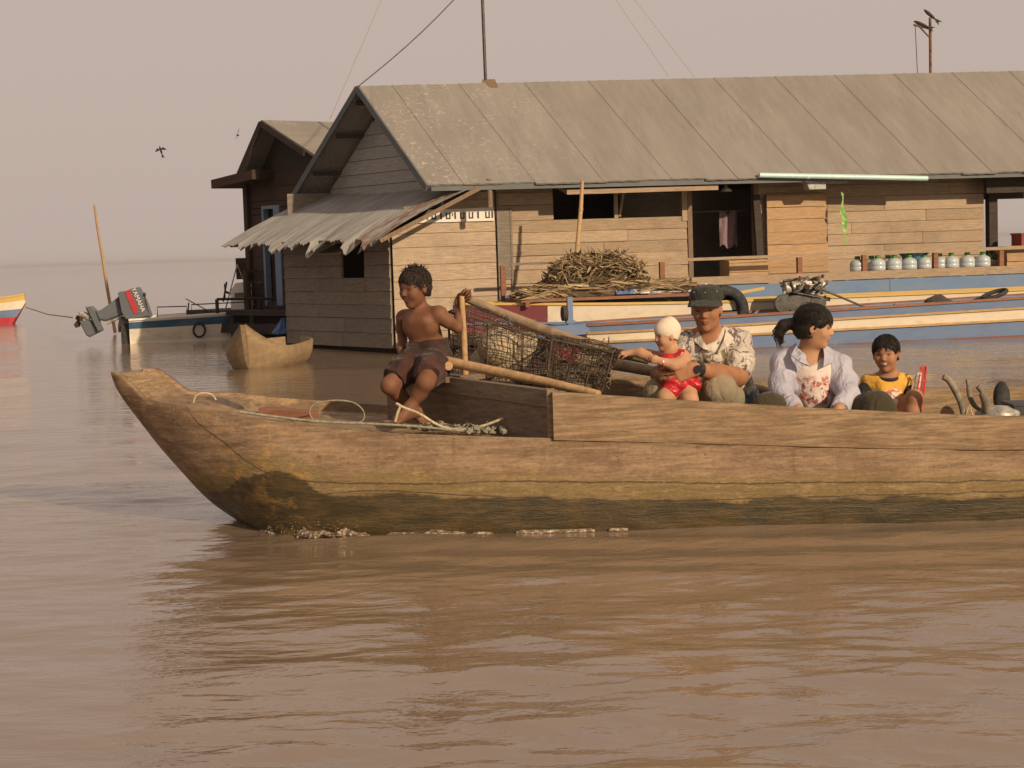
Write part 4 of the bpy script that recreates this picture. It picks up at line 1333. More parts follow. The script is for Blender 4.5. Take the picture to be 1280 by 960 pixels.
def leafshirt():
    t = NT("leaf_print_shirt")
    v = t.coord()
    w1 = t.noise(9, v, 2, .5, 2.2)
    w2 = t.noise(15, t.coord((1, 1, .7)), 2, .5, 3.0)
    base = t.mix(t.ss(t.noise(4, v, 2, .5), .4, .6), (.54, .47, .39), (.42, .365, .31))
    c = t.mix(t.ss(t.math('ABSOLUTE', t.math('SUBTRACT', w1, .52)), .035, .012), base, (.13, .095, .10))
    c = t.mix(t.math('MULTIPLY', t.ss(w2, .60, .63), .85), c, (.10, .085, .085))
    x = t.xyz(v)[0]
    zz = t.xyz(v)[2]
    olive = t.math('MULTIPLY', t.ss(t.noise(12, v, 3, .6), .44, .5), t.math('MULTIPLY', t.ss(t.math('ABSOLUTE', t.math('ADD', x, .005)), .075, .045), t.ss(t.math('ABSOLUTE', t.math('SUBTRACT', zz, .17)), .085, .06)))
    c = t.mix(olive, c, (.19, .16, .07))
    low = t.ss(t.math('ADD', zz, t.math('MULTIPLY', w2, .05)), .09, .05)
    c = t.mix(t.math('MULTIPLY', low, t.ss(w1, .42, .5)), c, (.10, .135, .16))
    f1 = t.noise(16, t.coord((1, 1, .5)), 3, .5, 1.0)
    return t.fin(c, .85, t.bump(f1, .6, .03), .2)
M_leaf = leafshirt()
S = SDF()
S.cone(J(863, 430, .02), J(921, 429, .02), .066, .066, .05)
S.chain([J(891, 440, .045), J(897, 468, .085), J(904, 497, .14), J(912, 512, .16)], [.118, .124, .145, .15], .06)
S.cone(J(921, 430, .02), J(924, 452, -.05), .068, .066, .03); S.cone(J(924, 452, -.05), J(923, 470, -.115), .066, .061, .03, '+', False, True)
S.cone(J(866, 430, .02), J(843, 456, -.01), .068, .06, .03, '+', False, True)
S.ell(J(884, 414, -.06), (.052, .075, .050), None, .03, '-')
S.cone(J(884, 415, -.09), J(887, 436, -.14), .030, .010, .02, '-')
mshirt = sdf_object("shirt", S, M_leaf, man, .005, fold(.008, 34))
mb = MB()   # shirt collar, two leaves folded down from the neck
for q, pts in ((-1, [(-.052, -.02, .03), (-.062, -.075, .015), (-.045, -.115, -.03), (-.012, -.122, -.075), (-.05, -.125, -.06), (-.086, -.085, -.025), (-.09, -.02, .0)]), (1, [(.052, -.02, .03), (.062, -.075, .015), (.045, -.115, -.03), (.016, -.125, -.08), (.06, -.13, -.058), (.096, -.085, -.022), (.096, -.02, .0)])):
    o_ = Vector(J(888, 418, .035))
    ps = [o_ + Vector(p) for p in pts]
    qs = [p + Vector((0, -.006, .004)) for p in ps]
    mb.add(ps + qs, [(0, 1, 5, 6), (1, 2, 4, 5), (2, 3, 4), (13, 12, 8, 7), (12, 11, 9, 8), (11, 10, 9)] + [(i, (i + 1) % 7, 7 + (i + 1) % 7, 7 + i) for i in range(7)])
mb.build("collar", cloth("cream_collar", (.54, .47, .385)), mshirt, True)
S = SDF()
for kn, hp, an in ((J(898, 487, -.24), J(908, 508, .10), J(893, 548, -.12)), (J(826, 494, -.22), J(880, 510, .08), J(838, 548, -.12))):
    m = hp * .5 + kn * .5
    S.chain([hp, m, kn], [.10, .092, .078], .04); S.chain([kn, an], [.074, .062], .03)
sdf_object("trousers", S, cloth("khaki_trousers", (.29, .235, .155), (.25, .20, .13), 4, .4, .6, 20), man, .0055, fold(.0035, 26, 1.0))
mb = MB()
a, b = Vector(J(876, 462, -.318)), Vector(J(871, 461.4, -.332))
mb.tube([a, b], .0335, 14); mb.tube([b * .5 + a * .5 + Vector((-.005, -.03, .004)), b * .5 + a * .5 + Vector((-.008, -.042, .005))], .017, 12)
mb.build("watch", plain("black_watch", (.02, .02, .022), .3, .5), man, True)

# ---- baby
J = Pose(7.72)
baby = person("baby in cream knitted hat and shiny red dress held by the man", J(845, 490))
hd = Head(J(832.5, 420, -.02), (-.92, -.38, -.06), .128)
S = SDF()
hd.skull(S, 1.0)
S.cone(J(837, 432, .0), J(841, 446, .0), .034, .042, .02)
S.cone(J(829, 446, .045), J(853, 446, -.04), .033, .034, .03)
S.chain([J(841, 453, .0), J(844, 468, .01), J(848, 480, .02)], [.052, .056, .062], .03)
S.chain([J(827, 448, .05), J(812, 445, .03), J(801, 441, .03)], [.030, .027, .024], .012); S.chain([J(801, 441, .03), J(789, 441, .04)], [.024, .017], .012)
hand(S, J(787, 441, .04), (-1, .1, -.05), (0, .3, -1), (0, -1, -.2), .072, (25, 35, 25), .4)
S.chain([J(855, 449, -.045), J(850, 454, -.075), J(842, 456, -.10)], [.031, .029, .026], .012); S.chain([J(842, 456, -.10), J(827, 452, -.12)], [.026, .018], .012)
hand(S, J(825, 451.5, -.12), (-.95, -.1, .25), (-.1, 1, .1), (.2, 0, 1), .072, (25, 40, 30), .4)
for hp, kn, an in ((J(845, 482, .0), J(832, 497, -.09), J(838, 520, -.08)), (J(856, 482, -.01), J(862, 500, -.10), J(858, 524, -.09))):
    S.chain([hp, kn], [.052, .038], .02); S.chain([kn, an], [.036, .026], .015)
sdf_object("body", S, SK_baby, baby, .0033, None, hd.attrs())
hd.eyes(baby, .45)
S = SDF()
h, L, R_ = hd.h, hd.L, hd.R
S.ell(L(0, -.08, .20), np.array((.40, .49, .40)) * h, R_, .02 * h)
S.cone(L(0, -.14, .40), L(0, -.20, .47), .24 * h, .17 * h, .2 * h)
S.plane(L(0, .4, .10), tuple(np.array((0, .39, -1.0)) @ R_))
S.ell(L(0, -.10, .02), np.array((.37, .38, .34)) * h, R_, .04 * h)
S.p[-1], S.p[-2] = S.p[-2], S.p[-1]
sdf_object("hat", S, plain("cream_knit", (.62, .52, .40), .95, .1, var=.05, scale=90, bump=.3), baby, .0035, None, None, 3)
def satin(name, base, alt):
    t = NT(name); v = t.coord()
    c = t.mix(t.ss(t.noise(26, v, 3, .6, .8), .5, .56), base, alt)
    f1 = t.noise(26, v, 3, .5, 1.0)
    return t.fin(c, .34, t.bump(f1, .6, .02), .5)
M_red = satin("red_satin", (.50, .022, .028), (.36, .012, .020))
S = SDF()
S.cone(J(831, 449, .043), J(852, 449, -.035), .039, .043, .03)
S.chain([J(840, 455, -.01), J(844, 470, .0)], [.064, .066], .03)
S.chain([J(844, 470, .01), J(847, 481, -.01)], [.062, .082], .03)
S.cone(J(850, 480, -.03), J(840, 488, -.06), .05, .045, .03); S.cone(J(852, 478, -.02), J(868, 480, -.05), .05, .035, .03)
S.ell(J(836, 437, -.01), (.034, .04, .02), None, .01, '-')
S.plane(J(845, 494, -.03), (.1, 0, -1))
sdf_object("dress", S, M_red, baby, .0038, fold(.008, 75))
mb = MB(); mb.tube([Vector(J(829, 453, -.119)) + Vector((.0, .019 * math.cos(a), .019 * math.sin(a))) for a in [2 * math.pi * k / 16 for k in range(17)]], .0022, 6)
mb.build("bracelet", plain("silver", (.7, .66, .6), .3, .5, .8), baby, True)

# ---- woman
J = Pose(7.86)
woman = person("woman with black ponytail and open pale lavender shirt looking to the right", J(1016, 515))
hd = Head(J(1019, 409.5, -.01), (.95, -.28, -.10), .188)
S = SDF()
hd.skull(S)
S.chain([J(1014, 422, .01), J(1010, 446, .04)], [.044, .052], .03)
S.cone(J(987, 456, .03), J(1041, 454, .04), .047, .047, .04)
S.chain([J(1013, 468, .05), J(1015, 492, .09), J(1016, 518, .14)], [.094, .094, .11], .05)
S.chain([J(984, 458, .02), J(977, 478, -.03), J(978, 496, -.08)], [.045, .040, .035], .02)
S.chain([J(978, 496, -.08), J(997, 512, -.2)], [.036, .026], .015)
hand(S, J(999, 513, -.21), (.75, -.6, -.45), (-.1, -.3, -1), (.5, .6, 0), .155, (20, 25, 20), .4)
S.chain([J(1043, 456, .03), J(1054, 474, -.02), J(1059, 493, -.07)], [.045, .040, .035], .02)
S.chain([J(1059, 493, -.07), J(1049, 511, -.2)], [.036, .026], .015)
hand(S, J(1047, 513, -.21), (-.75, -.55, -.35), (.1, -.3, -1), (-.5, .6, .1), .155, (20, 25, 20), .4)
for hp, kn, an in ((J(1000, 522, .12), J(962, 512, -.16), J(970, 560, -.1)), (J(1032, 522, .12), J(1094, 508, -.18), J(1085, 560, -.1))):
    S.chain([hp, kn], [.08, .06], .03); S.chain([kn, an], [.055, .04], .02)
sdf_object("body", S, SK_woman, woman, .0045, None, hd.attrs())
hd.eyes(woman, .4)
S = SDF(); hd.hair(S, line=.22, back=-.30, thick=.05)
h, L = hd.h, hd.L
S.cone(L(0, -.42, .1), L(.02, -.58, .05), .16 * h, .14 * h, .06 * h)
S.chain([L(.02, -.58, .05), L(.03, -.76, -.02), L(.03, -.84, -.22), L(.0, -.78, -.42)], [.13 * h, .15 * h, .12 * h, .05 * h], .05 * h)
for q in (-1, 1): S.cone(L(.30 * q, .12, .16), L(.335 * q, .02, -.02), .06 * h, .035 * h, .03 * h)
whair = sdf_object("hair", S, M_hair, woman, .004, fold(.0025, 70))
mb = MB()
strands(mb, hd, 900, 9, lambda d: d[2] > -.5 and d[1] < .62 and not (abs(d[0]) > .5 and d[2] < -.05 and d[1] > -.1), lambda p: (-p[0] * .9, -.62 - p[1], -.05 - p[2] * .6), 6, .5, .007, (.392, .478, .428), .01, .12)
strands(mb, hd, 130, 10, lambda d: d[1] > .35 and d[2] > .45, lambda p: (p[0] * 1.4, .35, -1.0), 5, .36, .008, (.385, .472, .42), .01, .2)
strands(mb, hd, 26, 12, lambda d: d[2] > .1 and d[1] < .4, lambda p: (-p[0] * .5, -.5 - p[1], .1), 5, .45, .004, (.392, .478, .428), .16, .5)
mb.build('fringe', M_hair, whair, True); mb = MB()
q = random.Random(3)
for k in range(26):
    a = np.array((q.uniform(-.08, .10), -.62 + q.uniform(-.05, .05), .06 + q.uniform(-.06, .06)))
    pts = [a, a + np.array((0, -.20, -.02)) + np.array((q.uniform(-.06, .06),) * 3), a + np.array((q.uniform(-.08, .1), -.24 + q.uniform(-.12, .1), -.32 + q.uniform(-.08, .08))), a + np.array((q.uniform(-.08, .1), -.14 + q.uniform(-.12, .12), -.58 + q.uniform(-.1, .1)))]
    mb.tube([Vector(L(*p)) for p in pts], [.018 * h, .016 * h, .012 * h, .002 * h], 4, 0, True, False)
mb.build("ponytail", M_hair, whair, True)
def tee_mat():
    t = NT("pink_print_tee"); v = t.coord()
    zz = t.xyz(v)[2]
    n = t.noise(34, v, 3, .6, .6)
    m = t.math('MULTIPLY', t.ss(n, .46, .55), t.ss(t.math('ABSOLUTE', t.math('SUBTRACT', zz, .10)), .075, .055))
    c = t.mix(m, (.60, .50, .45), (.40, .16, .13))
    c = t.mix(t.math('MULTIPLY', t.ss(t.noise(60, v, 2, .5), .58, .62), t.ss(t.math('ABSOLUTE', t.math('SUBTRACT', zz, .09)), .06, .04)), c, (.22, .07, .07))
    return t.fin(c, .85, t.bump(t.noise(18, v, 3, .5, 1), .5, .02), .2)
S = SDF()
S.cone(J(1000, 462, .04), J(1030, 461, .03), .055, .055, .05)
S.chain([J(1014, 470, .045), J(1018, 492, .07), J(1020, 512, .10)], [.104, .104, .108], .05)
S.ell(J(1011, 441, -.03), (.046, .08, .058), None, .02, '-')
sdf_object("tee_shirt", S, tee_mat(), woman, .0045, fold(.002, 45))
def stripe_shirt():
    t = NT("lavender_shirt"); v = t.coord()
    n = t.noise(7, v, 3, .5, .6)
    c = t.mix(t.ss(n, .35, .65), (.335, .325, .385), (.42, .405, .455))
    x = t.math('ADD', t.math('MULTIPLY', t.xyz(v)[0], 1.0), t.math('MULTIPLY', t.noise(8, v, 2, .5), .02))
    s = t.math('SINE', t.math('MULTIPLY', x, 700))
    c = t.mix(t.ss(s, .75, .95, 0, .22), c, (.24, .24, .33))
    f1 = t.noise(15, t.coord((1, 1, .5)), 3, .5, 1.2)
    return t.fin(c, .8, t.bump(f1, .7, .03), .2)
M_lav = stripe_shirt()
S = SDF()
S.cone(J(986, 458, .035), J(1041, 457, .04), .057, .057, .05)
S.chain([J(1012, 470, .07), J(1014, 494, .10), J(1015, 520, .13)], [.116, .118, .13], .05)
S.chain([J(984, 459, .03), J(976, 480, -.03), J(978, 497, -.08)], [.058, .054, .050], .03)
S.cone(J(978, 497, -.08), J(996, 512, -.195), .050, .043, .03, '+', False, True)
S.chain([J(1043, 458, .035), J(1055, 476, -.02), J(1060, 494, -.07)], [.058, .054, .050], .03)
S.cone(J(1060, 494, -.07), J(1050, 512, -.195), .050, .043, .03, '+', False, True)
# opening down the front, shown as a real gap over the tee
S.ell(J(1012, 438, -.05), (.044, .075, .060), None, .02, '-')
S.cone(J(980, 458, .04), J(997, 449, .04), .070, .062, .02); S.cone(J(1046, 457, .045), J(1026, 448, .05), .066, .060, .02)
S.cone(J(1013, 452, -.085), J(1020, 478, -.085), .046, .056, .02, '-'); S.cone(J(1020, 478, -.10), J(1022, 522, -.05), .056, .075, .02, '-')
wshirt = sdf_object("shirt", S, M_lav, woman, .0048, fold(.009, 36, .6))
mb = MB()
o_ = Vector(J(1009, 441, .03))
for pts in ([(-.050, .0, .045), (-.058, -.055, .035), (-.045, -.095, .0), (-.010, -.125, -.055), (-.056, -.135, -.035), (-.088, -.085, -.005), (-.088, .0, .015)], [(.060, .0, .03), (.064, -.05, .02), (.062, -.08, -.01), (.052, -.112, -.06), (.092, -.10, -.045), (.104, -.07, -.02), (.100, .0, .0)]):
    ps = [o_ + Vector(p) for p in pts]; qs = [p + Vector((0, -.006, .004)) for p in ps]
    mb.add(ps + qs, [(0, 1, 5, 6), (1, 2, 4, 5), (2, 3, 4), (13, 12, 8, 7), (12, 11, 9, 8), (11, 10, 9)] + [(i, (i + 1) % 7, 7 + (i + 1) % 7, 7 + i) for i in range(7)])
mb.build("collar", M_lav, wshirt, True)
S = SDF()
for hp, kn, an in ((J(1000, 523, .12), J(961, 514, -.16), J(970, 560, -.1)), (J(1032, 523, .12), J(1095, 512, -.18), J(1087, 560, -.1))):
    m = hp * .5 + kn * .5
    S.chain([hp, m, kn], [.10, .088, .080], .04); S.chain([kn, an], [.078, .06], .03)
sdf_object("trousers", S, cloth("dark_olive_trousers", (.062, .050, .028), (.05, .04, .022), 5, .4, .6, 22), woman, .0055, fold(.0035, 30))

# ---- laughing small boy
J = Pose(7.98)
kid = person("laughing small boy in yellow shirt with dark sleeves beside the woman", J(1112, 515))
hd = Head(J(1107.5, 443, -.02), (-.40, -.90, -.03), .162, (-.06, 0, 1))
S = SDF()
hd.skull(S, .9, 1.0)
S.chain([J(1110, 458, .0), J(1111, 470, .02)], [.036, .040], .02)
S.cone(J(1088, 478, .03), J(1128, 477, .0), .036, .036, .03)
S.chain([J(1108, 486, .02), J(1109, 502, .04), J(1111, 522, .06)], [.07, .07, .085], .04)
S.chain([J(1086, 479, .03), J(1078, 492, .03), J(1074, 507, -.02)], [.036, .031, .027], .02); S.chain([J(1074, 507, -.02), J(1084, 518, -.10)], [.027, .02], .012)
hand(S, J(1085, 519, -.11), (.6, -.6, -.4), (0, -.3, -1), (.5, .5, 0), .11)
S.chain([J(1130, 478, .0), J(1135, 493, .02), J(1134, 508, .0)], [.036, .031, .027], .02); S.chain([J(1134, 508, 0.), J(1128, 520, -.08)], [.027, .02], .012)
hand(S, J(1127, 521, -.09), (-.5, -.6, -.5), (0, -.3, -1), (-.5, .5, 0), .11)
for hp, kn, an in ((J(1102, 522, .06), J(1092, 520, -.05), J(1092, 548, -.05)), (J(1120, 522, .05), J(1143, 497, -.10), J(1137, 540, -.10))):
    S.chain([hp, kn], [.055, .037], .03); S.chain([kn, kn * .6 + an * .4, an], [.036, .035, .024], .02)
sdf_object("body", S, SK_kid, kid, .0034, None, hd.attrs(1.0))
hd.eyes(kid, .2)
S = SDF(); hd.hair(S, line=.22, back=-.22, thick=.04)
khair = sdf_object("hair", S, M_hair, kid, .004, fold(.0025, 70))
mb = MB()
crown = lambda p: (p[0] * 1.3, p[1] + .25, -.3 - .4 * max(0, p[1]))
strands(mb, hd, 620, 19, lambda d: d[2] > -.2 and d[1] < .62, crown, 4, .22, .011, (.38, .465, .415), .04, .3)
strands(mb, hd, 110, 20, lambda d: d[1] > .4 and d[2] > .4, lambda p: (.3, .4, -.8), 4, .25, .011, (.378, .462, .412), .01, .35)
mb.build("strands", M_hair, khair, True)
def kidshirt():
    t = NT("yellow_print_shirt"); v = t.coord()
    x, y, z = t.xyz(v)
    d = t.math('ADD', t.math('POWER', t.math('DIVIDE', t.math('SUBTRACT', x, .005), .062), 2), t.math('POWER', t.math('DIVIDE', t.math('SUBTRACT', z, .055), .062), 2))
    n = t.noise(24, v, 3, .6, .8)
    m = t.math('MULTIPLY', t.ss(t.math('ADD', d, t.math('MULTIPLY', n, .9)), 1.5, 1.2), t.ss(n, .42, .5))
    c = t.mix(t.ss(t.noise(8, v, 3, .5), .35, .65), (.62, .33, .055), (.68, .38, .075))
    c = t.mix(m, c, (.74, .62, .54))
    c = t.mix(t.math('MULTIPLY', t.ss(t.noise(40, v, 2, .5), .56, .6), t.ss(d, 1.0, .6)), c, (.42, .14, .12))
    return t.fin(c, .85, t.bump(t.noise(18, v, 3, .5, 1), .5, .02), .2)
S = SDF()
S.cone(J(1087, 479.5, .03), J(1130, 478, .0), .046, .046, .03)
S.chain([J(1108, 487, .02), J(1109, 502, .04), J(1111, 520, .06)], [.082, .085, .097], .04)
S.ell(J(1110, 466, -.01), (.046, .05, .028), None, .02, '-')
kshirt = sdf_object("shirt", S, kidshirt(), kid, .0042, fold(.005, 55))
S = SDF()
S.cone(J(1088, 481, .03), J(1075, 503, .0), .047, .043, .02, '+', True, True); S.cone(J(1129, 480, .0), J(1134, 503, .005), .047, .042, .02, '+', True, True)
sdf_object("sleeve", S, cloth("dark_sleeve", (.028, .022, .022)), kid, .0042, fold(.004, 55))
mb = MB()
c = Vector(J(1110, 471, .0))
mb.tube([c + Vector((.050 * math.cos(a), .052 * math.sin(a) , .012 * math.sin(a) + .002)) for a in [2 * math.pi * k / 28 for k in range(29)]], .0085, 8)
mb.build("neckband", cloth("dark_rib", (.04, .028, .026)), kshirt, True)
S = SDF()
for hp, kn in ((J(1102, 523, .06), J(1092, 521, -.05)), (J(1120, 523, .05), J(1143, 499, -.10))):
    e = hp * .42 + kn * .58
    S.cone(hp, e, .068, .058, .03, '+', False, True)
sdf_object("shorts", S, cloth("yellow_shorts", (.60, .32, .06), (.55, .28, .05), 5, .4, .6, 22), kid, .0045, fold(.005, 50))
# ------------------------------------------------------------------ painted boats
P_blue = paint("boat_blue", (0.125, 0.18, 0.30), (0.15, 0.15, 0.15), .6, 3.0, .6, (0.26, 0.25, 0.23), .5)
P_bluein = paint("boat_blue_inside", (0.115, 0.185, 0.31), (0.15, 0.16, 0.17), .55, 3.0, .65, (0.25, 0.24, 0.22), .5)
P_white = paint("boat_white", (0.62, 0.54, 0.42), (0.33, 0.25, 0.17), .6, 3.4, .6, (0.22, 0.15, 0.09), .8)
P_red = paint("boat_red", (0.16, 0.06, 0.04), (0.11, 0.05, 0.035), .6, 3.0, .65)
P_maroon = paint("boat_maroon", (0.16, 0.035, 0.04), (0.07, 0.03, 0.03), .5, 3.0, .6)
P_yellow = paint("boat_yellow", (0.52, 0.34, 0.10), (0.25, 0.15, 0.07), .45, 3.0, .6)
P_tan = wood("gunwale_wood", (0.42, 0.27, 0.13), 3.0, (1, 8, 8), .3, 0, stain_amt=.4)
P_wet = paint("boat_bottom", (0.07, 0.045, 0.035), amt=.4)
P_brightred = paint("bright_red", (0.42, 0.035, 0.045), amt=.2)
P_hullcream = paint("motorboat_cream", (0.78, 0.72, 0.60), (0.20, 0.15, 0.09), .45, 2.0, .4)
P_hullblue = paint("motorboat_blue", (0.05, 0.12, 0.20), (0.25, 0.24, 0.22), .4, 2.0, .4)
P_deckwhite = paint("motorboat_deck", (0.78, 0.74, 0.68), (0.3, 0.26, 0.2), .35, 2.0, .45)

def longboat(root, L, hw, zs, bands, rails, inner, ribs=(), floor_z=.12, flare=.22, blunt=.35, tl=1.7, keel=None, n=60, wales=.02):
    """bands: (upper, lower fraction of the sheer, material); rails: (fraction, material, name)"""
    def w(x):
        t = min(1, x / tl); e = min(1, (L - x) / 1.5)
        return hw * (blunt + (1 - blunt) * (1 - (1 - t) ** 2)) * (.5 + .5 * (1 - (1 - e) ** 2))
    kz = keel or (lambda x: -.18)
    def pt(x, f, s, off=0.0):
        z = max(zs(x) * f, kz(x))
        fr = max(0.0, min(1.0, z / max(zs(x), .05)))
        return Vector((x, s * (w(x) * (1 - flare + flare * fr) + off), z))
    xs = [L * (k / n) ** 1.35 for k in range(n + 1)]
    mats = []
    mb = MB()
    for (a, b, m) in bands:
        if m not in mats: mats.append(m)
        mi = mats.index(m)
        for s in (-1, 1):
            rows = [[pt(x, a, s), pt(x, a * .5 + b * .5, s), pt(x, b, s)] for x in xs]
            mb.loft(rows, mi, False)
        mb.loft([[pt(0, a, -1), pt(0, b, -1)], [pt(0, a, 1), pt(0, b, 1)]], mi, False)
        mb.loft([[pt(L, a, -1), pt(L, b, -1)], [pt(L, a, 1), pt(L, b, 1)]], mi, False)
    mb.loft([[pt(x, bands[-1][1], -1), pt(x, bands[-1][1], 1)] for x in xs], mats.index(bands[-1][2]), False)
    mats.append(inner); mi = len(mats) - 1
    for s in (-1, 1):
        mb.loft([[pt(x, 1, s), pt(x, 1, s, -.035), pt(x, .5, s, -.035), Vector((x, 0, max(floor_z, kz(x) + .02)))] for x in xs], mi, False)
    mb.build("hull", mats, root)
    for (f, m, nm) in rails:
        for s in (-1, 1):
            mb = MB()
            r = .022 if f >= 1 else .014
            rows = []
            for x in xs:
                p = pt(x, f, s, .004)
                if f >= 1: q = [(-.04, -.012), (.014, -.012), (.014, .016), (-.04, .016)]
                else: q = [(-.01, -.012), (wales, -.012), (wales, .012), (-.01, .012)]
                rows.append([p + Vector((0, s * a, b)) for a, b in q])
            mb.loft(rows, 0, False, closed=True, caps=True)
            mb.build(nm, m, root)
    for x in ribs:
        for s in (-1, 1):
            mb = MB()
            a, b, c = pt(x, .98, s, -.05), pt(x, .45, s, -.055), Vector((x + .03, s * hw * .3, floor_z + .02))
            mb.bar(a, b, .03, .03, (1, 0, 0)); mb.bar(b, c, .03, .03, (1, 0, 0))
            mb.build("rib", inner, root)
    return pt
def HW(x, y, z=0.0): return C0 + hx * x - hn * y + Vector((0, 0, z))

lb = thing("longtail_boat", "nearest blue and white long boat moored beside the house with an engine aboard", "boat", HW(1.78, -2.08), HRZ, "painted long boats moored along the house")
zs1 = lambda x: .345 + .020 * x
pt1 = longboat(lb, 9.5, .40, zs1, [(1, .74, P_blue), (.74, .43, P_white), (.43, .03, P_blue), (.03, -.5, P_red)], [(1, M_redwood, "gunwale"), (.74, P_tan, "rub_rail"), (.43, P_tan, "rub_rail")], P_bluein, (1.6, 2.8, 4.0, 5.2), .1, .18, .62, .7,
               lambda x: max(-.18, .20 - .34 * x))
mb = MB()
mb.hexa([Vector(p) for p in ((-.55, -.20, .22), (.12, -.26, .25), (.12, .26, .25), (-.55, .20, .22), (-.55, -.20, .33), (.12, -.26, .37), (.12, .26, .37), (-.55, .20, .33))])
mb.build("bow_beak", P_blue, lb)
mb = MB(); mb.box((-.2, -.19, .33), (-.14, -.14, .66)); mb.box((-.22, -.2, .37), (-.12, -.13, .40))
mb.build("bow_post", P_blue, lb)
mb = MB(); mb.tube([(-.26, -.17, .48), (-.21, -.17, .48)], .085, 14)
mb.build("pulley", M_dark, lb)

lb2 = thing("longtail_boat", "long boat with maroon bow and yellow gunwale carrying dried palm fronds", "boat", HW(.50, -1.28), HRZ, "painted long boats moored along the house")
zs2 = lambda x: .52 + .09 * max(0, 1 - x / 3.2) ** 1.5
pt2 = longboat(lb2, 9.8, .38, zs2, [(1, .62, P_white), (.62, .18, P_blue), (.18, -.4, P_wet)], [(1, P_yellow, "gunwale"), (.62, P_blue, "rub_rail")], P_bluein, (4.7, 5.75, 6.8, 7.8), .1, .2, .25, 1.9,
               lambda x: max(-.18, .33 - .5 * x))
mb = MB()
rows = []
for k in range(14):
    x = 1.02 * k / 13
    rows.append([pt2(x, .97, -1, .006), pt2(x, .6, -1, .006), pt2(x, .2, -1, .006)])
mb.loft(rows, 0, False)
rows = []
for k in range(14):
    x = 1.02 * k / 13
    rows.append([pt2(x, .97, 1, .006), pt2(x, .6, 1, .006), pt2(x, .2, 1, .006)])
mb.loft(rows, 0, False)
mb.loft([[pt2(0, .97, -1, .006) + Vector((-.006, 0, 0)), pt2(0, .2, -1, .006) + Vector((-.006, 0, 0))], [pt2(0, .97, 1, .006) + Vector((-.006, 0, 0)), pt2(0, .2, 1, .006) + Vector((-.006, 0, 0))]], 0)
mb.build("bow_board", P_maroon, lb2)
mb = MB()
for k in range(3): mb.box((.7, -.36 + k * .25, .60 + .004 * k), (3.3, -.13 + k * .25, .635 + .004 * k))
mb.box((.75, -.37, .545), (.8, .37, .599)); mb.box((3.0, -.37, .545), (3.05, .37, .599))
mb.build("foredeck", M_redwood, lb2)
mb = MB(); mb.bar((3.05, -.36, .58), (3.65, -.36, .66), .03, .035)
mb.build("deck_brace", P_yellow, lb2)
mb = MB()   # blue painted boards under the shelf of the railing
plank_wall(mb, (1.2, -.80, 0), (1, 0, 0), (0, -1, 0), 0, 8.6, .42, .695, .27, th=.018, seg=(2.2, 2.8), lap=.0, seed=50)
mb.build("apron_board", P_bluein, rl)

# engine of the nearest long boat
M_iron = plain("oily_iron", (.045, .04, .036), .45, .5, .3, .5, 14)
M_alu = plain("dirty_aluminium", (.36, .33, .28), .5, .5, .4, .5, 18)
M_rust = plain("rusty_iron", (.13, .065, .04), .8, .3, .2, .5, 16)
M_rubber = plain("black_rubber", (.035, .034, .034), .75, .25, 0, .4, 22, .3)
ep = RP(1003, 377, HW(0, -2.05), hn)
en = thing("boat_engine", "oily small diesel engine mounted in the nearest blue and white boat", "engine", Vector((ep.x, ep.y, .37)), HRZ)
en.scale = (1.3, 1.3, 1.22)
mb = MB()
mb.box((-.16, -.12, .0), (.10, .12, .17)); mb.box((-.20, -.09, .02), (-.16, .09, .14))
mb.tube([(.10, -.13, .09), (.10, .13, .09)], .075, 12); mb.build("crankcase", M_iron, en)
mb = MB()
for k in range(6): mb.box((-.07 + .0, -.085, .18 + k * .016), (.09, .085, .188 + k * .016))
mb.box((-.05, -.06, .17), (.07, .06, .30)); mb.build("cylinder_head", M_alu, en)
mb = MB(); mb.tube([(-.19, -.05, .24), (-.06, -.05, .25)], .06, 12); mb.build("air_filter", M_alu, en)
mb = MB(); mb.tube([(.10, -.02, .24), (.19, -.02, .26)], .065, 12); mb.tube([(.08, .05, .28), (.15, .06, .31), (.24, .06, .22)], .022, 8); mb.build("exhaust", M_alu, en)
mb = MB(); mb.tube([(-.235, -.15, .10), (-.235, -.12, .10)], .085, 18); mb.build("flywheel", M_iron, en)
mb = MB(); q = random.Random(2)
for k in range(44):
    c_ = Vector((q.uniform(-.2, .2), q.uniform(-.15, .0), q.uniform(.12, .34))); s_ = q.uniform(.012, .035)
    if k % 2: mb.box((-s_, -s_ * .6, -s_ * .7), (s_, s_ * .6, s_ * .7), k % 3, Matrix.Translation(c_) @ Matrix.Rotation(q.uniform(0, 3), 4, (q.random(), q.random(), q.random() + .1)))
    else: mb.tube([c_, c_ + Vector((q.uniform(-.07, .07), q.uniform(-.04, .04), q.uniform(-.07, .06)))], s_ * .6, 8, k % 3)
mb.build('fittings', [M_iron, M_alu, M_rust], en)
mb = MB()
for a, b in (((-.1, -.1, .17), (-.16, -.12, .30)), ((.02, -.1, .17), (.12, -.12, .29)), ((-.02, .06, .28), (.1, -.1, .32)), ((-.14, -.13, .2), (.12, -.13, .14)), ((-.2, -.06, .31), (.03, -.05, .33))): mb.tube([a, b], .012, 6)
mb.build("fuel_line", M_iron, en)
mb = MB(); mb.tube([(.12, -.15, .22), (.52, -.2, .03)], .011, 6); mb.build("tiller_rod", M_iron, en)

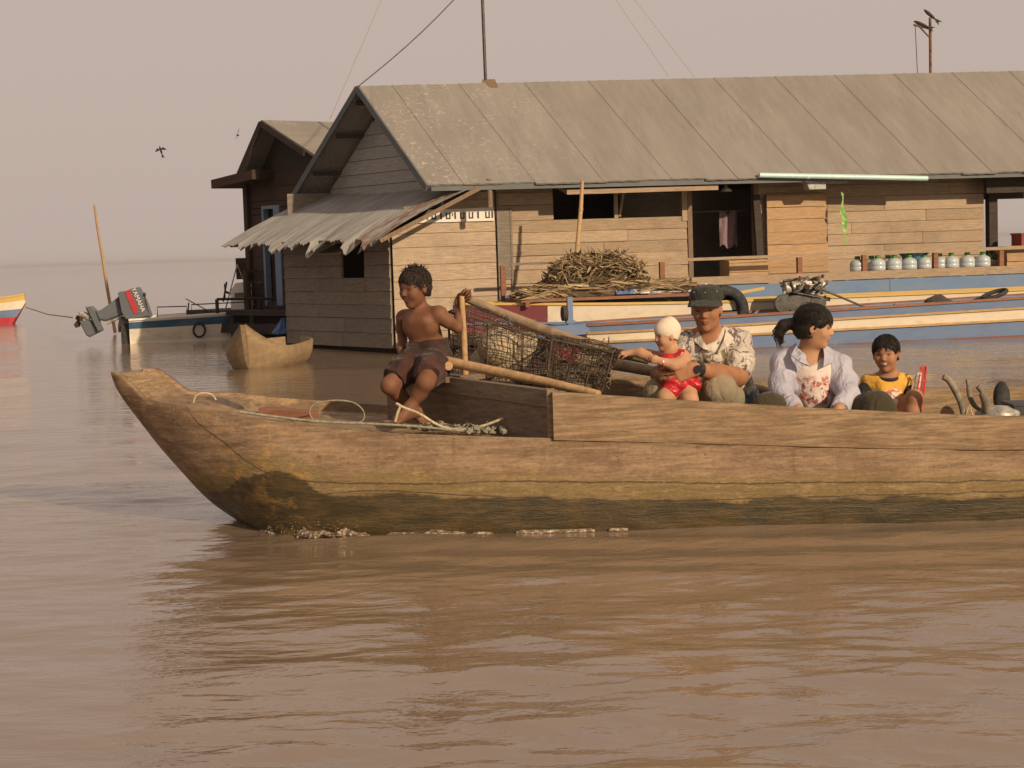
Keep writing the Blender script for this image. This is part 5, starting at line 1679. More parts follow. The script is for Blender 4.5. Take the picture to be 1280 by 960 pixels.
tp = RP(905, 388, HW(0, -1.70), hn)
ty = thing("tyre", "worn rubber tyre hung as a fender on the white side of the frond boat", "tyre", tp, HRZ)
mb = MB()
prof = [(.175, -.055), (.19, -.075), (.26, -.08), (.288, -.055), (.295, 0), (.288, .055), (.26, .08), (.19, .075), (.175, .055), (.175, -.055)]
Rx = Matrix.Rotation(R(90), 3, 'X')
mb.lathe(prof, (0, 0, 0), 40, 0, True, Rx); mb.build("tread", M_rubber, ty)
cb = RP(1172, 376, HW(0, -2.0), hn)
mb = MB()
rows = []
for i in range(9):
    t = i / 8 * math.pi / 2
    rows.append([Vector((.21 * math.cos(t) * math.cos(a) * (1 + .12 * math.sin(3 * a + i)), .16 * math.cos(t) * math.sin(a), .14 * math.sin(t) * (1 + .15 * math.sin(2 * a)))) for a in [2 * math.pi * k / 20 for k in range(20)]])
mb.loft(rows, 0, True, closed=True)
tb = thing("sack", "dark grey sack lying in the nearest blue and white boat", "sack", Vector((cb.x, cb.y, .36)), HRZ)
mb.build("cover", cloth("dark_sacking", (.05, .045, .042)), tb)
ib = RP(1243, 368, HW(0, -2.0), hn)
it = thing("inner_tube", "flat black inner tube lying tilted on the nearest blue and white boat", "tube", ib, HRZ)
mb = MB(); mb.tube([(.15 * math.cos(a), .10 * math.sin(a), .045 * math.cos(a) + .012 * math.sin(a)) for a in [2 * math.pi * k / 28 for k in range(29)]], .026, 8)
mb.build("ring", M_rubber, it)

# ---- heap of dried palm fronds on the boat
def frond_mat():
    t = NT("dried_palm")
    i = t.island()
    c = t.mix(t.ss(i, .0, .7), (.10, .065, .034), (.36, .265, .15))
    c = t.mix(t.ss(i, .86, .88), c, (.52, .42, .26))
    c = t.mix(t.ss(i, .90, .92), c, (.06, .042, .028))
    n = t.noise(30, t.coord(), 3, .6)
    return t.fin(t.mix(t.math('MULTIPLY', n, .4), c, (.14, .09, .05)), .8, None, .2)
M_frond = frond_mat()
fc = HW(2.30, -1.28, .64)
heap = thing("frond_heap", "heap of dried palm fronds piled on the boat with the maroon bow", "palm fronds", fc, HRZ)
q = random.Random(11)
mb = MB()
def topz(x):   # heap outline along the boat
    return interp(x, [(-.98, .06), (-.75, .12), (-.62, .36), (-.4, .52), (.1, .53), (.35, .46), (.48, .18), (.62, .16), (.85, .14), (1.0, .05)])
def blade(p, d, ln, wd, curl):
    side = d.cross(Vector((q.uniform(-1, 1), q.uniform(-1, 1), q.uniform(-1, 1)))).normalized()
    nrm = side.cross(d)
    pts = [p + d * ln * t + nrm * curl * (t * t) + Vector((0, 0, -.10 * ln * t * t)) for t in (0, .35, .7, 1)]
    ws = [wd * .5, wd, wd * .8, wd * .1]
    a = [pp + side * w_ / 2 for pp, w_ in zip(pts, ws)]; b = [pp - side * w_ / 2 for pp, w_ in zip(pts, ws)]
    c = [pp + nrm * w_ * .3 for pp, w_ in zip(pts, ws)]
    mb.loft([a, c, b], 0, False)
for k in range(2600):
    x = q.uniform(-.97, 1.0); zt = topz(x)
    y = -.34 + .66 * q.random() ** 1.2
    z = zt * (1 - .5 * max(0, (y + .05)) - .25 * max(0, (-.2 - y) / .14)) * q.random() ** .55
    lying = z < .16
    if lying:
        d = Vector((q.choice((-1, 1)) * q.uniform(.6, 1), q.uniform(-.25, .2), q.uniform(-.18, .12))).normalized(); ln = q.uniform(.18, .42); wd = q.uniform(.012, .04)
    else:
        d = Vector((q.uniform(-1, 1), q.uniform(-.9, .2), q.uniform(-.3, .8))).normalized(); ln = q.uniform(.08, .24); wd = q.uniform(.010, .034)
    blade(Vector((x, y, max(.01, z))) - d * ln * .5, d, ln, wd, q.uniform(-.06, .06))
hb = mb
hb.build("fronds", M_frond, heap)
mb = MB()
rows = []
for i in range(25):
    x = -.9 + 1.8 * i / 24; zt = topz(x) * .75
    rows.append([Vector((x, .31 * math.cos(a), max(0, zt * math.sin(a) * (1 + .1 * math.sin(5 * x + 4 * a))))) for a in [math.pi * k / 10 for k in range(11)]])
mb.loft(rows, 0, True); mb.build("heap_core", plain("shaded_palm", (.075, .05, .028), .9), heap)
sp = thing("tarp", "crumpled blue and white tarp under the right end of the frond heap", "tarp", HW(2.62, -1.56, .645), HRZ)
mb = MB()
rows = [[Vector((-.28 + .95 * i / 20, -.08 + .2 * j / 6, .008 + abs(.075 * math.sin(i * .9 + j * .8) * math.sin(j / 6 * math.pi)) * (1 + .5 * math.sin(i * .35)))) for j in range(7)] for i in range(21)]
mb.loft(rows, 0, False)
tt = NT("blue_white_tarp"); mb.build("sheet", tt.fin(tt.mix(tt.ss(tt.noise(7, tt.coord(), 2, .5, .6), .5, .53), (.10, .15, .30), (.58, .56, .52)), .5, None, .3), sp)
bp = [RP(728, 226, HW(0, -1.15), hn), RP(726, 262, HW(0, -1.15), hn), RP(722, 306, HW(0, -1.2), hn), RP(719, 345, HW(0, -1.2), hn)]
M_bamboo = wood("bamboo", (.44, .29, .15), 4, (8, 8, 1.5), .25, 0, stain_amt=.3, rough=.6)
bb = thing("bamboo_pole", "thin upright bamboo pole stuck in the heap of palm fronds", "pole", bp[3])
mb = MB(); mb.tube(bp, [.02, .026, .028, .03], 8)
for p in bp[1:3]: mb.tube([p - Vector((0, 0, .006)), p + Vector((0, 0, .006))], .031, 8)
mb.build("cane", M_bamboo, bb, True)

# ---- small dugout canoe
co = G(311, 461)
cn = thing("dugout_canoe", "small tan dugout canoe with a tall pointed bow floating by the lean-to", "canoe", co, R(-9))
# local +y runs from the bow back toward the house, x across
M_canoe = wood("canoe_wood", (.25, .175, .10), 3.0, (2, 1, 2), .2, 0, stain=(.2, .12, .06), stain_amt=.5, bump=.5)
mb = MB(); rows = []
def cz(t): return .21 + .29 * math.exp(-t / .11) + .03 * t
for i in range(31):
    t = 1.75 * (i / 30) ** 1.4
    hw_ = .41 * (1 - math.exp(-(t + .012) / .16)) * (1 if t < 1.1 else 1 - ((t - 1.1) / .65) ** 2 * .75)
    zt = cz(t); zb = -.1 + .10 * math.exp(-t / .1) + .35 * max(0, t - 1.3) ** 1.5
    ring = []
    for k in range(13):
        a = math.pi * k / 12
        c, s = math.cos(a), math.sin(a)
        ring.append(Vector((-hw_ * math.copysign(abs(c) ** .75, c), t - .10 * (zt - zb) * (1 - s) * math.exp(-t / .2) * 3, zt - (zt - zb) * s ** .85)))
    f2 = min(1, max(0, (t - .12) / .22)); f2 = f2 * f2 * (3 - 2 * f2)
    ytop = t - .10 * (zt - zb) * math.exp(-t / .2) * 3
    inn = [Vector((p.x * (1 - .10 * f2 - .02), (p.y + .012) * f2 + (ytop + .004) * (1 - f2), (zt - .012 * (1 - f2)) * (1 - f2) + f2 * min(zt - .004 * math.sin(math.pi * k / 12), p.z + .035 * math.sin(math.pi * k / 12)))) for k, p in enumerate(ring)][::-1]
    rows.append(ring + inn)
mb.loft(rows, 0, True, closed=True, caps=True); mb.build("hull", M_canoe, cn)
mb = MB(); mb.box((-.30, .95, .17), (.30, 1.12, .19)); mb.build("seat_plank", M_canoe, cn)

# ---- motorboat with a raised outboard engine
mo = G(152, 431)
mbt = thing("motorboat", "small cream and blue motorboat with a steering console beside the dark house", "motorboat", mo + Vector((.02, .62, 0)), R(9))
zsm = lambda x: .36 + .035 * x
ptm = longboat(mbt, 3.6, .62, zsm, [(1, .9, P_deckwhite), (.9, .62, P_hullblue), (.62, -.4, P_hullcream)], [(1, P_deckwhite, "gunwale")], P_deckwhite, (), .2, .22, .92, .3, lambda x: -.15 + max(0, x - 2.4) * .35, 40)
mb = MB(); mb.box((-.13, -.42, -.1), (-.004, .42, .30)); mb.build("transom_step", M_rubber, mbt)
mb = MB()
for x0, x1 in ((.42, .85), (.92, 1.75)):
    mb.tube([(x0, -.5, zsm(x0)), (x0, -.5, zsm(x0) + .16), (x1, -.5, zsm(x1) + .14), (x1, -.5, zsm(x1))], .010, 6)
mb.tube([(.30, -.45, .36), (.24, -.45, .72)], .012, 6); mb.tube([(.24, -.47, .71), (.24, -.43, .74)], .022, 6)
mb.tube([(.86, -.4, .42), (.88, -.4, .58)], .012, 6); mb.tube([(.84, -.42, .64), (1.2, -.3, .42)], .008, 6)
mb.build("grab_rail", M_iron, mbt)
mb = MB(); mb.box((1.5, -.30, .40), (1.82, .25, .72)); mb.hexa([Vector(p) for p in ((1.5, -.3, .721), (1.82, -.3, .721), (1.82, .25, .721), (1.5, .25, .721), (1.58, -.3, .84), (1.82, -.3, .86), (1.82, .25, .86), (1.58, .25, .84))]); mb.build("console", P_deckwhite, mbt)
mb = MB(); mb.tube([(1.42 + .03 * math.sin(a), -.12 + .12 * math.cos(a), .72 + .14 * math.sin(a)) for a in [2 * math.pi * k / 20 for k in range(21)]], .014, 6)
for a in (0, 2.1, 4.2): mb.tube([(1.42, -.12, .72), (1.42, -.12 + .12 * math.cos(a), .72 + .14 * math.sin(a))], .01, 5)
mb.tube([(1.42, -.12, .72), (1.52, -.12, .68)], .02, 6); mb.build("steering_wheel", M_rubber, mbt)
mb = MB()
for y in (-.28, .22):
    mb.tube([(1.40, y, .40), (1.62, y, 1.12)], .011, 6); mb.tube([(1.85, y, .5), (1.62, y, 1.12)], .011, 6)
mb.tube([(1.62, -.28, 1.12), (1.62, .22, 1.12)], .011, 6); mb.build("windscreen_frame", M_alu, mbt)
mb = MB(); mb.box((1.60, -.2, .90), (1.78, .2, 1.22)); mb.build("seat_back", M_darkbrown, mbt)
mb = MB(); mb.box((1.56, -.3, .63), (1.80, -.306, .70)); mb.build("green_panel", plain("green_panel", (.12, .16, .05), .5), mbt)
mb = MB(); mb.tube([(1.02 + .085 * math.cos(a), -.60, .17 + .10 * math.sin(a)) for a in [2 * math.pi * k / 20 for k in range(21)]], .018, 6)
mb.build("fender_ring", M_rubber, mbt)

ob = thing("outboard_motor", "big tilted grey outboard motor with a red stripe on the motorboat stern", "outboard motor", P(150, 398, 26.0))
def prism_px(mb, pts, D, th, inset=.82, mi=0, yoff=0.0):
    """an outline with its own thickness and rounded cheeks"""
    w_ = [P(80 + .09375 * a, 340 + .09375 * b, D) for a, b in pts]
    c = sum(w_, Vector()) / len(w_)
    rings = []
    for sc_, y in ((inset, -th), ((1 + inset) / 2, -th * .88), (1, -th * .55), (1, th * .55), ((1 + inset) / 2, th * .88), (inset, th)):
        rings.append([c + (p - c) * sc_ + Vector((0, y + yoff, 0)) for p in w_])
    mb.loft(rings, mi, False, closed=True, caps=True)
DO = 26.0
M_obgrey = paint("outboard_grey", (.115, .125, .14), (.07, .07, .07), .3, 6, .4, (.2, .2, .2), .2)
mb = MB(); prism_px(mb, [(742, 278), (770, 258), (850, 250), (960, 205), (1000, 203), (1100, 400), (1168, 590), (1120, 615), (905, 655), (850, 640), (790, 540)], DO, .20, .86); cowl = mb.build("cowling", M_obgrey, ob, True)
mb = MB(); prism_px(mb, [(850, 252), (915, 228), (1030, 500), (1025, 545), (975, 550), (925, 440)], DO, .012, .97, 0, -.20); mb.build("red_stripe", P_brightred, cowl, True)
mb = MB(); prism_px(mb, [(600, 435), (745, 320), (800, 540), (790, 575), (560, 655), (470, 640), (420, 520), (500, 505)], DO, .085, .8)
prism_px(mb, [(290, 465), (380, 455), (425, 495), (520, 780), (480, 800), (380, 650)], DO, .075, .8)
mb.build("leg_casing", M_obgrey, ob, True)
mb = MB(); prism_px(mb, [(330, 470), (355, 465), (512, 775), (485, 795)], DO, .12, .95); prism_px(mb, [(205, 650), (365, 640), (480, 800), (345, 870), (300, 840)], DO, .045, .75); mb.build("skeg", M_obgrey, ob, True)
mb = MB()
a, b = P(80 + .09375 * 235, 340 + .09375 * 560, DO), P(80 + .09375 * 350, 340 + .09375 * 610, DO)
mb.tube([a, b], [.05, .06], 10); mb.build("hub_nut", M_alu, ob, True)
mb = MB()
h0 = P(80 + .09375 * 205, 340 + .09375 * 620, DO)
ax_ = (b - a).normalized()
for k in range(3):
    s_ = Vector((0, math.cos(2.1 * k + .5), math.sin(2.1 * k + .5))); s_ = (s_ - ax_ * s_.dot(ax_)).normalized(); t_ = ax_.cross(s_)
    pts = [h0 + s_ * r + t_ * w_ + ax_ * w_ * .6 for r, w_ in ((.02, -.02), (.11, -.055), (.15, 0), (.11, .06), (.02, .03))]
    mb.add(pts + [p + ax_ * .01 for p in pts], [(0, 1, 2, 3, 4), (9, 8, 7, 6, 5)] + [(i, (i + 1) % 5, 5 + (i + 1) % 5, 5 + i) for i in range(5)])
mb.tube([h0 - ax_ * .05, h0 + ax_ * .05], .035, 8); mb.build("propeller", M_dark, ob, True)
mb = MB()
mb.tube([P(80 + .09375 * 560, 340 + .09375 * 690, DO - .06), P(80 + .09375 * 780, 340 + .09375 * 590, DO - .06)], .022, 8)
mb.build("tilt_ram", M_alu, ob, True)
mb = MB(); prism_px(mb, [(760, 590), (860, 600), (900, 660), (860, 800), (740, 800), (735, 700)], DO, .12, .9); mb.build("clamp_bracket", M_iron, ob, True)
fc_ = bpy.data.curves.new("lettering", 'FONT'); fc_.body = "YAMAHA"; fc_.size = .092; fc_.extrude = .003; fc_.align_x = 'CENTER'; fc_.align_y = 'CENTER'
fo = bpy.data.objects.new("tmp", fc_); COL.objects.link(fo)
dg = bpy.context.evaluated_depsgraph_get()
fm = bpy.data.meshes.new_from_object(fo.evaluated_get(dg)); bpy.data.objects.remove(fo)
a, b = P(80 + .09375 * 930, 340 + .09375 * 235, DO - .214), P(80 + .09375 * 1050, 340 + .09375 * 505, DO - .214)
xa = (b - a).normalized(); za = Vector((0, -1, 0)); ya = za.cross(xa).normalized(); za = xa.cross(ya)
mm = Matrix(((xa.x, ya.x, za.x, 0), (xa.y, ya.y, za.y, 0), (xa.z, ya.z, za.z, 0), (0, 0, 0, 1))); mm.translation = (a + b) / 2 - ob.location
fm.transform(mm)
lo_ = link_mesh("lettering", fm, plain("white_letter", (.7, .68, .66), .5, var=.05), cowl)

# ---- red, white and blue boat at the left edge
lo = G(33, 404)
lf = thing("longtail_boat", "red blue and white boat bow with a yellow rail at the left edge", "boat", P(33, 402, 37.0) * 1.0, R(186))
lf.location.z = 0
pt4 = longboat(lf, 6.5, .62, lambda x: .52 + .10 * math.exp(-x / .5), [(1, .80, P_yellow), (.80, .52, P_white), (.52, .25, P_blue), (.25, -.3, P_brightred)], [(1, P_yellow, "gunwale")], P_bluein, (), .2, .3, .12, 1.6, lambda x: max(-.15, .42 - 1.6 * x))
rp_ = [P(32, 384, 36.4), P(60, 393, 33), P(92, 397, 28)]
rp = thing("mooring_rope", "thin mooring rope from the left boat bow to the outboard motor", "rope", rp_[0])
mb = MB(); mb.tube(rp_, .012, 5); mb.build("cord", M_bamboo, rp, True)
st_ = thing("bamboo_stake", "tall leaning bamboo stake standing in the water behind the outboard motor", "stake", G(144, 415))
mb = MB(); pts = [P(118, 256, 29.6), P(122, 285, 29.7), P(128, 320, 29.8), P(134, 360, 29.9), P(144, 416, 30)]; mb.tube(pts, [.018, .022, .026, .028, .03], 7)
mb.build("cane", M_bamboo, st_, True)

# dock railing, blue tarp by the dark house
mb = MB()
a, b = P(271, 374, 25.6), P(366, 373, 25.9)
mb.tube([a, b], .022, 6)
for px in (271, 325): p = P(px, 374, 25.6); mb.tube([p, Vector((p.x, p.y, .42))], .028, 6)
mb.build("deck_rail", M_dark, rear, True)
mb = MB()
a = P(308, 337, 26.1); mb.tube([a, Vector((a.x, a.y, .4))], .06, 6)
for k, y in enumerate((340, 352, 361, 370)): mb.bar(P(309, y, 26.05), P(322, y - 2 + 4 * (k % 2), 26.1), .03, .03)
mb.build("deck_rack", M_darkbrown, rear, True)
ta = thing("blue_tarp", "small crumpled blue tarp hung between the dark house and the canoe", "tarp", P(353, 415, 24.6))
mb = MB()
o_ = P(353, 415, 24.6)
pts = [[(-.16, 0, -.02), (-.06, -.05, -.03), (.06, -.05, -.02), (.14, 0, -.02)], [(-.11, .03, .05), (-.03, -.04, .06), (.05, -.03, .07), (.13, .02, .06)], [(-.02, .05, .16), (.0, .0, .20), (.03, .01, .20), (.10, .05, .12)]]
mb.loft([[o_ + Vector(p) for p in r] for r in pts], 0, False); mb.loft([[o_ + Vector(p) + Vector((0, .05, 0)) for p in r] for r in pts], 0, False)
mb.build("sheet", plain("tarp_blue", (.05, .13, .30), .5), ta, True)

# ------------------------------------------------------------------ things on and around the house
def jug_proto(loc):
    j = thing("water_jug", "clear water jug with green cap in a row on the veranda shelf", "water jug", loc, 0, "water jugs on the veranda shelf")
    t = NT("cloudy_plastic"); t.b.inputs['Transmission Weight'].default_value = .35
    mb = MB(); mb.lathe([(.085, 0), (.098, .012), (.098, .05), (.094, .056), (.098, .062), (.098, .095), (.085, .125), (.05, .145), (.03, .153), (.028, .16)], (0, 0, 0), 20)
    mb.build("bottle", t.fin((.58, .64, .68), .25, None, .4), j)
    mb = MB(); mb.lathe([(.030, .155), (.036, .158), (.036, .186), (.028, .192), (.0001, .192)], (0, 0, 0), 14)
    mb.build("cap", plain("green_cap", (.06, .22, .03), .5, var=.1), j)
    return j
jug = None
jl = ["nearest the left end", ""]
for i, (zx, yy) in enumerate(((540, -.6), (602, -.54), (630, -.66), (676, -.54), (703, -.64), (770, -.64), (838, -.62), (905, -.56), (957, -.63), (1028, -.6), (1097, -.63))):
    x = HL(920 + zx * .28125, 333, yy).x
    loc = HW(x, yy, .796)
    if jug is None: jug = jug_proto(loc)
    else:
        c = copy_tree(jug); c.location = loc; c.rotation_euler.z = i * 1.3
bs = thing("basin", "blue plastic basin standing behind the water jugs on the shelf", "basin", HW(HL(1142, 320, -.47).x, -.475, .796))
mb = MB(); mb.lathe([(.12, 0), (.15, .16), (.215, .225), (.225, .232), (.225, .242), (.205, .24), (.14, .165), (.11, .012), (.0001, .01)], (0, 0, 0), 26)
mb.build("bowl", plain("basin_blue", (.09, .20, .30), .4), bs)
pl = thing("potted_plant", "small green potted plant at the right end of the jugs", "plant", HW(HL(1243, 330, -.6).x, -.58, .796))
mb = MB(); mb.lathe([(.05, 0), (.065, .08), (.07, .085), (.0001, .08)], (0, 0, 0), 12); mb.build("pot", plain("pot_grey", (.2, .17, .14), .8), pl)
mb = MB(); q = random.Random(5)
for k in range(70):
    d = Vector((q.uniform(-1, 1), q.uniform(-1, 1), q.uniform(.2, 1.4))).normalized(); s_ = d.cross(Vector((q.random(), q.random(), q.random()))).normalized()
    p = Vector((0, 0, .08)); l_ = q.uniform(.08, .19)
    mb.add([p, p + d * l_ * .5 + s_ * .014, p + d * l_ + Vector((0, 0, -.02)), p + d * l_ * .5 - s_ * .014], [(0, 1, 2, 3)])
mb.build("leaves", plain("leaf_green", (.07, .10, .025), .7), pl)
rc = thing("crate", "dark red crate on the counter at the right edge", "crate", HW(8.3, -.45, 1.046))
mb = MB(); Rz = Matrix.Rotation(HRZ, 4, 'Z')
mb.box((-.2, -.13, 0), (.35, .13, .14), 0, Rz); mb.box((-.21, -.14, .14), (.36, .14, .165), 0, Rz); mb.build("box", paint("crate_red", (.22, .03, .03)), rc)
mb = MB(); mb.tube([Rz @ Vector((.02 + .1 * k, -.02, .16)) for k in range(4)], [.02, .05, .055, .03], 8); mb.build("bundle", M_rubber, rc)
tu_ = thing("plastic_pipe", "long pale turquoise pipe tied along the roof eave", "pipe", HW(4.5, -.64, 2.0), HRZ)
mb = MB(); a, b = HL(949, 219, -.66), HL(1159, 223, -.66)
mb.tube([(a.x - 4.5, -.02, a.z - 2.0), ((a.x + b.x) / 2 - 4.5, -.02, (a.z + b.z) / 2 - 2.0), (b.x - 4.5, -.02, b.z - 2.0)], .033, 14, caps=True)
mb.tube([(a.x - 4.5 + .62, -.02, a.z - 2.0 - .028), (a.x - 4.5 + .66, -.02, a.z - 2.0 - .029)], .036, 14)
mb.build("tube", plain("pvc_turquoise", (.40, .56, .54), .35, .5, var=.08), tu_)
gs = thing("plastic_strip", "twisted bright green plastic strip hanging from the eave", "strip", HW(HL(1052, 240, -.35).x, -.35, 1.75), HRZ)
mb = MB(); rows = []
for i in range(40):
    t = i / 39; a = .35 + .5 * math.sin(t * 9)
    w_ = .016 + .022 * math.sin(math.pi * t) ** .8 + .006 * math.sin(t * 37)
    c = Vector((.05 * t + .012 * math.sin(t * 15), .0, .06 - .68 * t))
    d = Vector((math.cos(a), math.sin(a), 0)) * w_
    rows.append([c - d, c + Vector((-d.y, d.x, 0)) * .4, c + d])
mb.loft(rows, 0, False); mb.build("ribbon", cloth("green_plastic", (.16, .36, .07), (.42, .52, .25), 16, .45, .6, 30, .4), gs)
sk = thing("lamp_box", "pale grey box fixed under the eave left of the green strip", "lamp", HW(HL(1018, 235, -.45).x, -.45, 1.84), HRZ)
mb = MB(); mb.hexa([Vector(p) for p in ((-.10, -.08, 0), (.12, -.08, 0), (.12, .08, 0), (-.10, .08, 0), (-.16, -.09, .13), (.12, -.09, .13), (.12, .09, .13), (-.16, .09, .13))]); mb.build("housing", plain("box_grey", (.36, .35, .32), .6), sk)
mb = MB(); mb.box((.14, -.05, .07), (.42, .05, .13)); mb.build("bracket", plain("box_grey_b", (.33, .31, .27), .6), sk)
lp = thing("hanging_bulb", "white light bulb shade hanging in the dark doorway", "lamp", HW(HL(915, 236, -.1).x, .12, 1.86))
mb = MB(); mb.lathe([(.08, 0), (.05, .04), (.02, .05), (.012, .085), (.0001, .09)], (0, 0, 0), 14); mb.build("shade", plain("shade_white", (.6, .58, .52), .4), lp)
hc = thing("hanging_cloth", "faded mauve cloth hanging inside the dark doorway", "cloth", HW(4.42, .30, 1.38), HRZ)
mb = MB(); mb.loft([[Vector((-.10 + .24 * i / 10, .025 * math.sin(i * 1.3 + j * .4), .22 - .44 * j / 6 + .03 * math.sin(i))) for i in range(11)] for j in range(7)], 0, True)
mb.tube([(-.45, 0, .235), (.3, 0, .235)], .006, 5); mb.build("fabric", cloth("mauve_cloth", (.22, .15, .17)), hc)
# aerial mast and its stays
ab = HP(607, 104, 22.62) ; abw = P(607, 104, 22.62)
an = thing("antenna_pole", "tall thin antenna pole with guy wires standing on the roof", "pole", abw)
at_ = P(590, -270, 22.9)
mb = MB(); mb.tube([abw, P(603, 0, 22.65), at_], .021, 7); mb.build("shaft", M_iron, an, True)
mb = MB(); mb.hexa([abw + Vector(p) for p in ((-.06, -.14, -.09), (.16, -.12, -.075), (.12, .0, .03), (-.04, .0, .03), (-.06, -.14, -.07), (.16, -.12, -.055), (.12, .0, .05), (-.04, .0, .05))]); mb.build("base_plate", M_post, an, True)
def wire(a, b, r, m=M_iron):
    mb = MB(); n_ = 8
    mb.tube([a.lerp(b, i / n_) - Vector((0, 0, .25 * r * 40 * math.sin(math.pi * i / n_))) for i in range(n_ + 1)], r, 4); mb.build("guy_wire", m, an, True)
wire(P(449, 107, 22.1), P(602, -38, 22.7), .007)
M_wire = plain("thin_wire", (.28, .25, .23), .6)
wire(P(412, 150, 23.2), at_, .0028, M_wire); wire(P(836, 96, 23.6), at_, .0028, M_wire); wire(P(868, 96, 23.7), at_, .0028, M_wire)
mp = P(1163, 92, 25.2)
ms = thing("mast", "thin mast with a short pulley arm rising behind the roof", "mast", Vector((mp.x, mp.y, 0)))
top = P(1162.5, 22, 25.2)
mb = MB(); mb.tube([Vector((mp.x, mp.y, 1.2)), mp, top], .021, 7); mb.build("shaft", M_rust, ms, True)
mb = MB(); mb.tube([P(1142, 31, 25.2), P(1163, 36, 25.2)], .016, 6); mb.tube([P(1149, 33, 25.2), P(1163, 48, 25.2)], .012, 6); mb.build("arm", M_rust, ms, True)
mb = MB(); mb.tube([P(1144, 32, 25.2), P(1147, 97, 25.2)], .006, 5); mb.build("cord", M_iron, ms, True)

# ---- birds
M_bird = plain("bird_dark", (.03, .027, .03), .8)
def bird(px, py, D, label, wing, body, span):
    c = P(px, py, D)
    b = thing("bird", label, "bird", c)
    mb = MB(); d = Vector(body).normalized()
    mb.tube([d * -.13, d * -.05, d * .03, d * .08, d * .11], [.006, .022, .026, .018, .004], 8)
    s_ = d.cross(Vector((0, 1, 0))).normalized()
    if wing is not None:
        for q_ in (-1, 1):
            v = (Vector(wing) + s_ * q_ * span)
            pts = [d * .03, d * .05 + v * .5, v - d * .05, v * .45 - d * .02]
            mb.add([p + Vector((0, -.004, 0)) for p in pts] + [p + Vector((0, .004, 0)) for p in pts], [(0, 1, 2, 3), (7, 6, 5, 4), (0, 4, 5, 1), (1, 5, 6, 2), (2, 6, 7, 3), (3, 7, 4, 0)])
    tl_ = d * -.12
    mb.add([tl_ + s_ * .02, tl_ - d * .09 + s_ * .035, tl_ - d * .05, tl_ - d * .09 - s_ * .035, tl_ - s_ * .02, tl_ + Vector((0, .006, 0))], [(0, 1, 2), (2, 3, 4), (0, 2, 4), (0, 5, 4)])
    mb.build("body", M_bird, b)
bird(201, 188, 40, "small dark bird flying upright, lower left of the two in the sky", (.0, -.05, .03), (-.15, -.5, .85), .14)
bird(297, 169, 44, "small dark bird gliding with level wings, higher right of the two in the sky", (0, 0, .05), (-.3, .9, .1), .16)
bird(1162, 18, 25.2, "small bird perched on the top of the mast", None, (-.6, .2, .6), .1)
bird(1151, 30, 25.2, "small bird perched on the pulley arm of the mast", None, (-.8, .2, .4), .1)

# ------------------------------------------------------------------ things aboard the big boat
M_pole = wood("pale_pole", (.46, .29, .145), 3, (2, 2, 2), .25, 0, stain_amt=.35, rough=.7)
M_polegrey = wood("grey_bamboo_pole", (.30, .215, .14), 3, (2, 2, 2), .3, 0, stain_amt=.5)
def stick(name, label, cat, pts, rad, m, part="shaft", seg=10):
    pts = [Vector(p) for p in pts]
    o = thing(name, label, cat, pts[0])
    mb = MB(); mb.tube(pts, rad, seg); mb.build(part, m, o, True)
    return o
stick("stick", "short upright wooden stick gripped by the bare-chested boy", "stick", [P(577, 370, 8.03), P(580, 420, 8.03), P(582, 478, 8.03)], [.013, .0145, .0155], M_pole)
lp_ = stick("pole", "long pale wooden pole lying across the dark coaming and side board", "pole", [P(536, 447, 7.98), P(600, 460.5, 7.80), P(680, 477, 7.55), P(748, 493, 7.34)], [.024, .023, .021, .018], M_pole, "shaft", 12)
mb = MB(); mb.tube([P(545, 453, 8.02), P(561, 457.5, 7.86)], [.024, .020], 12); mb.build("peg", M_pole, lp_, True)
stick("bamboo_pole", "thick grey bamboo pole lying over the wire cages toward the baby", "pole", [P(577, 371, 8.47), P(640, 397, 8.38), P(700, 420, 8.22), P(760, 438, 8.05), P(812, 450, 7.98)], [.018, .026, .027, .026, .022], M_polegrey, "cane", 12)
stick("oar", "dark wooden oar shaft low behind the wire cages and the baby", "oar", [P(700, 448, 8.42), P(765, 455, 8.36), P(838, 468, 8.28)], [.026, .028, .026], M_polegrey)
stick("branch", "rough dark branch low between the man and the woman", "branch", [P(925, 480, 8.3), P(950, 487, 8.25), P(985, 498, 8.15)], [.016, .022, .02], M_polegrey)

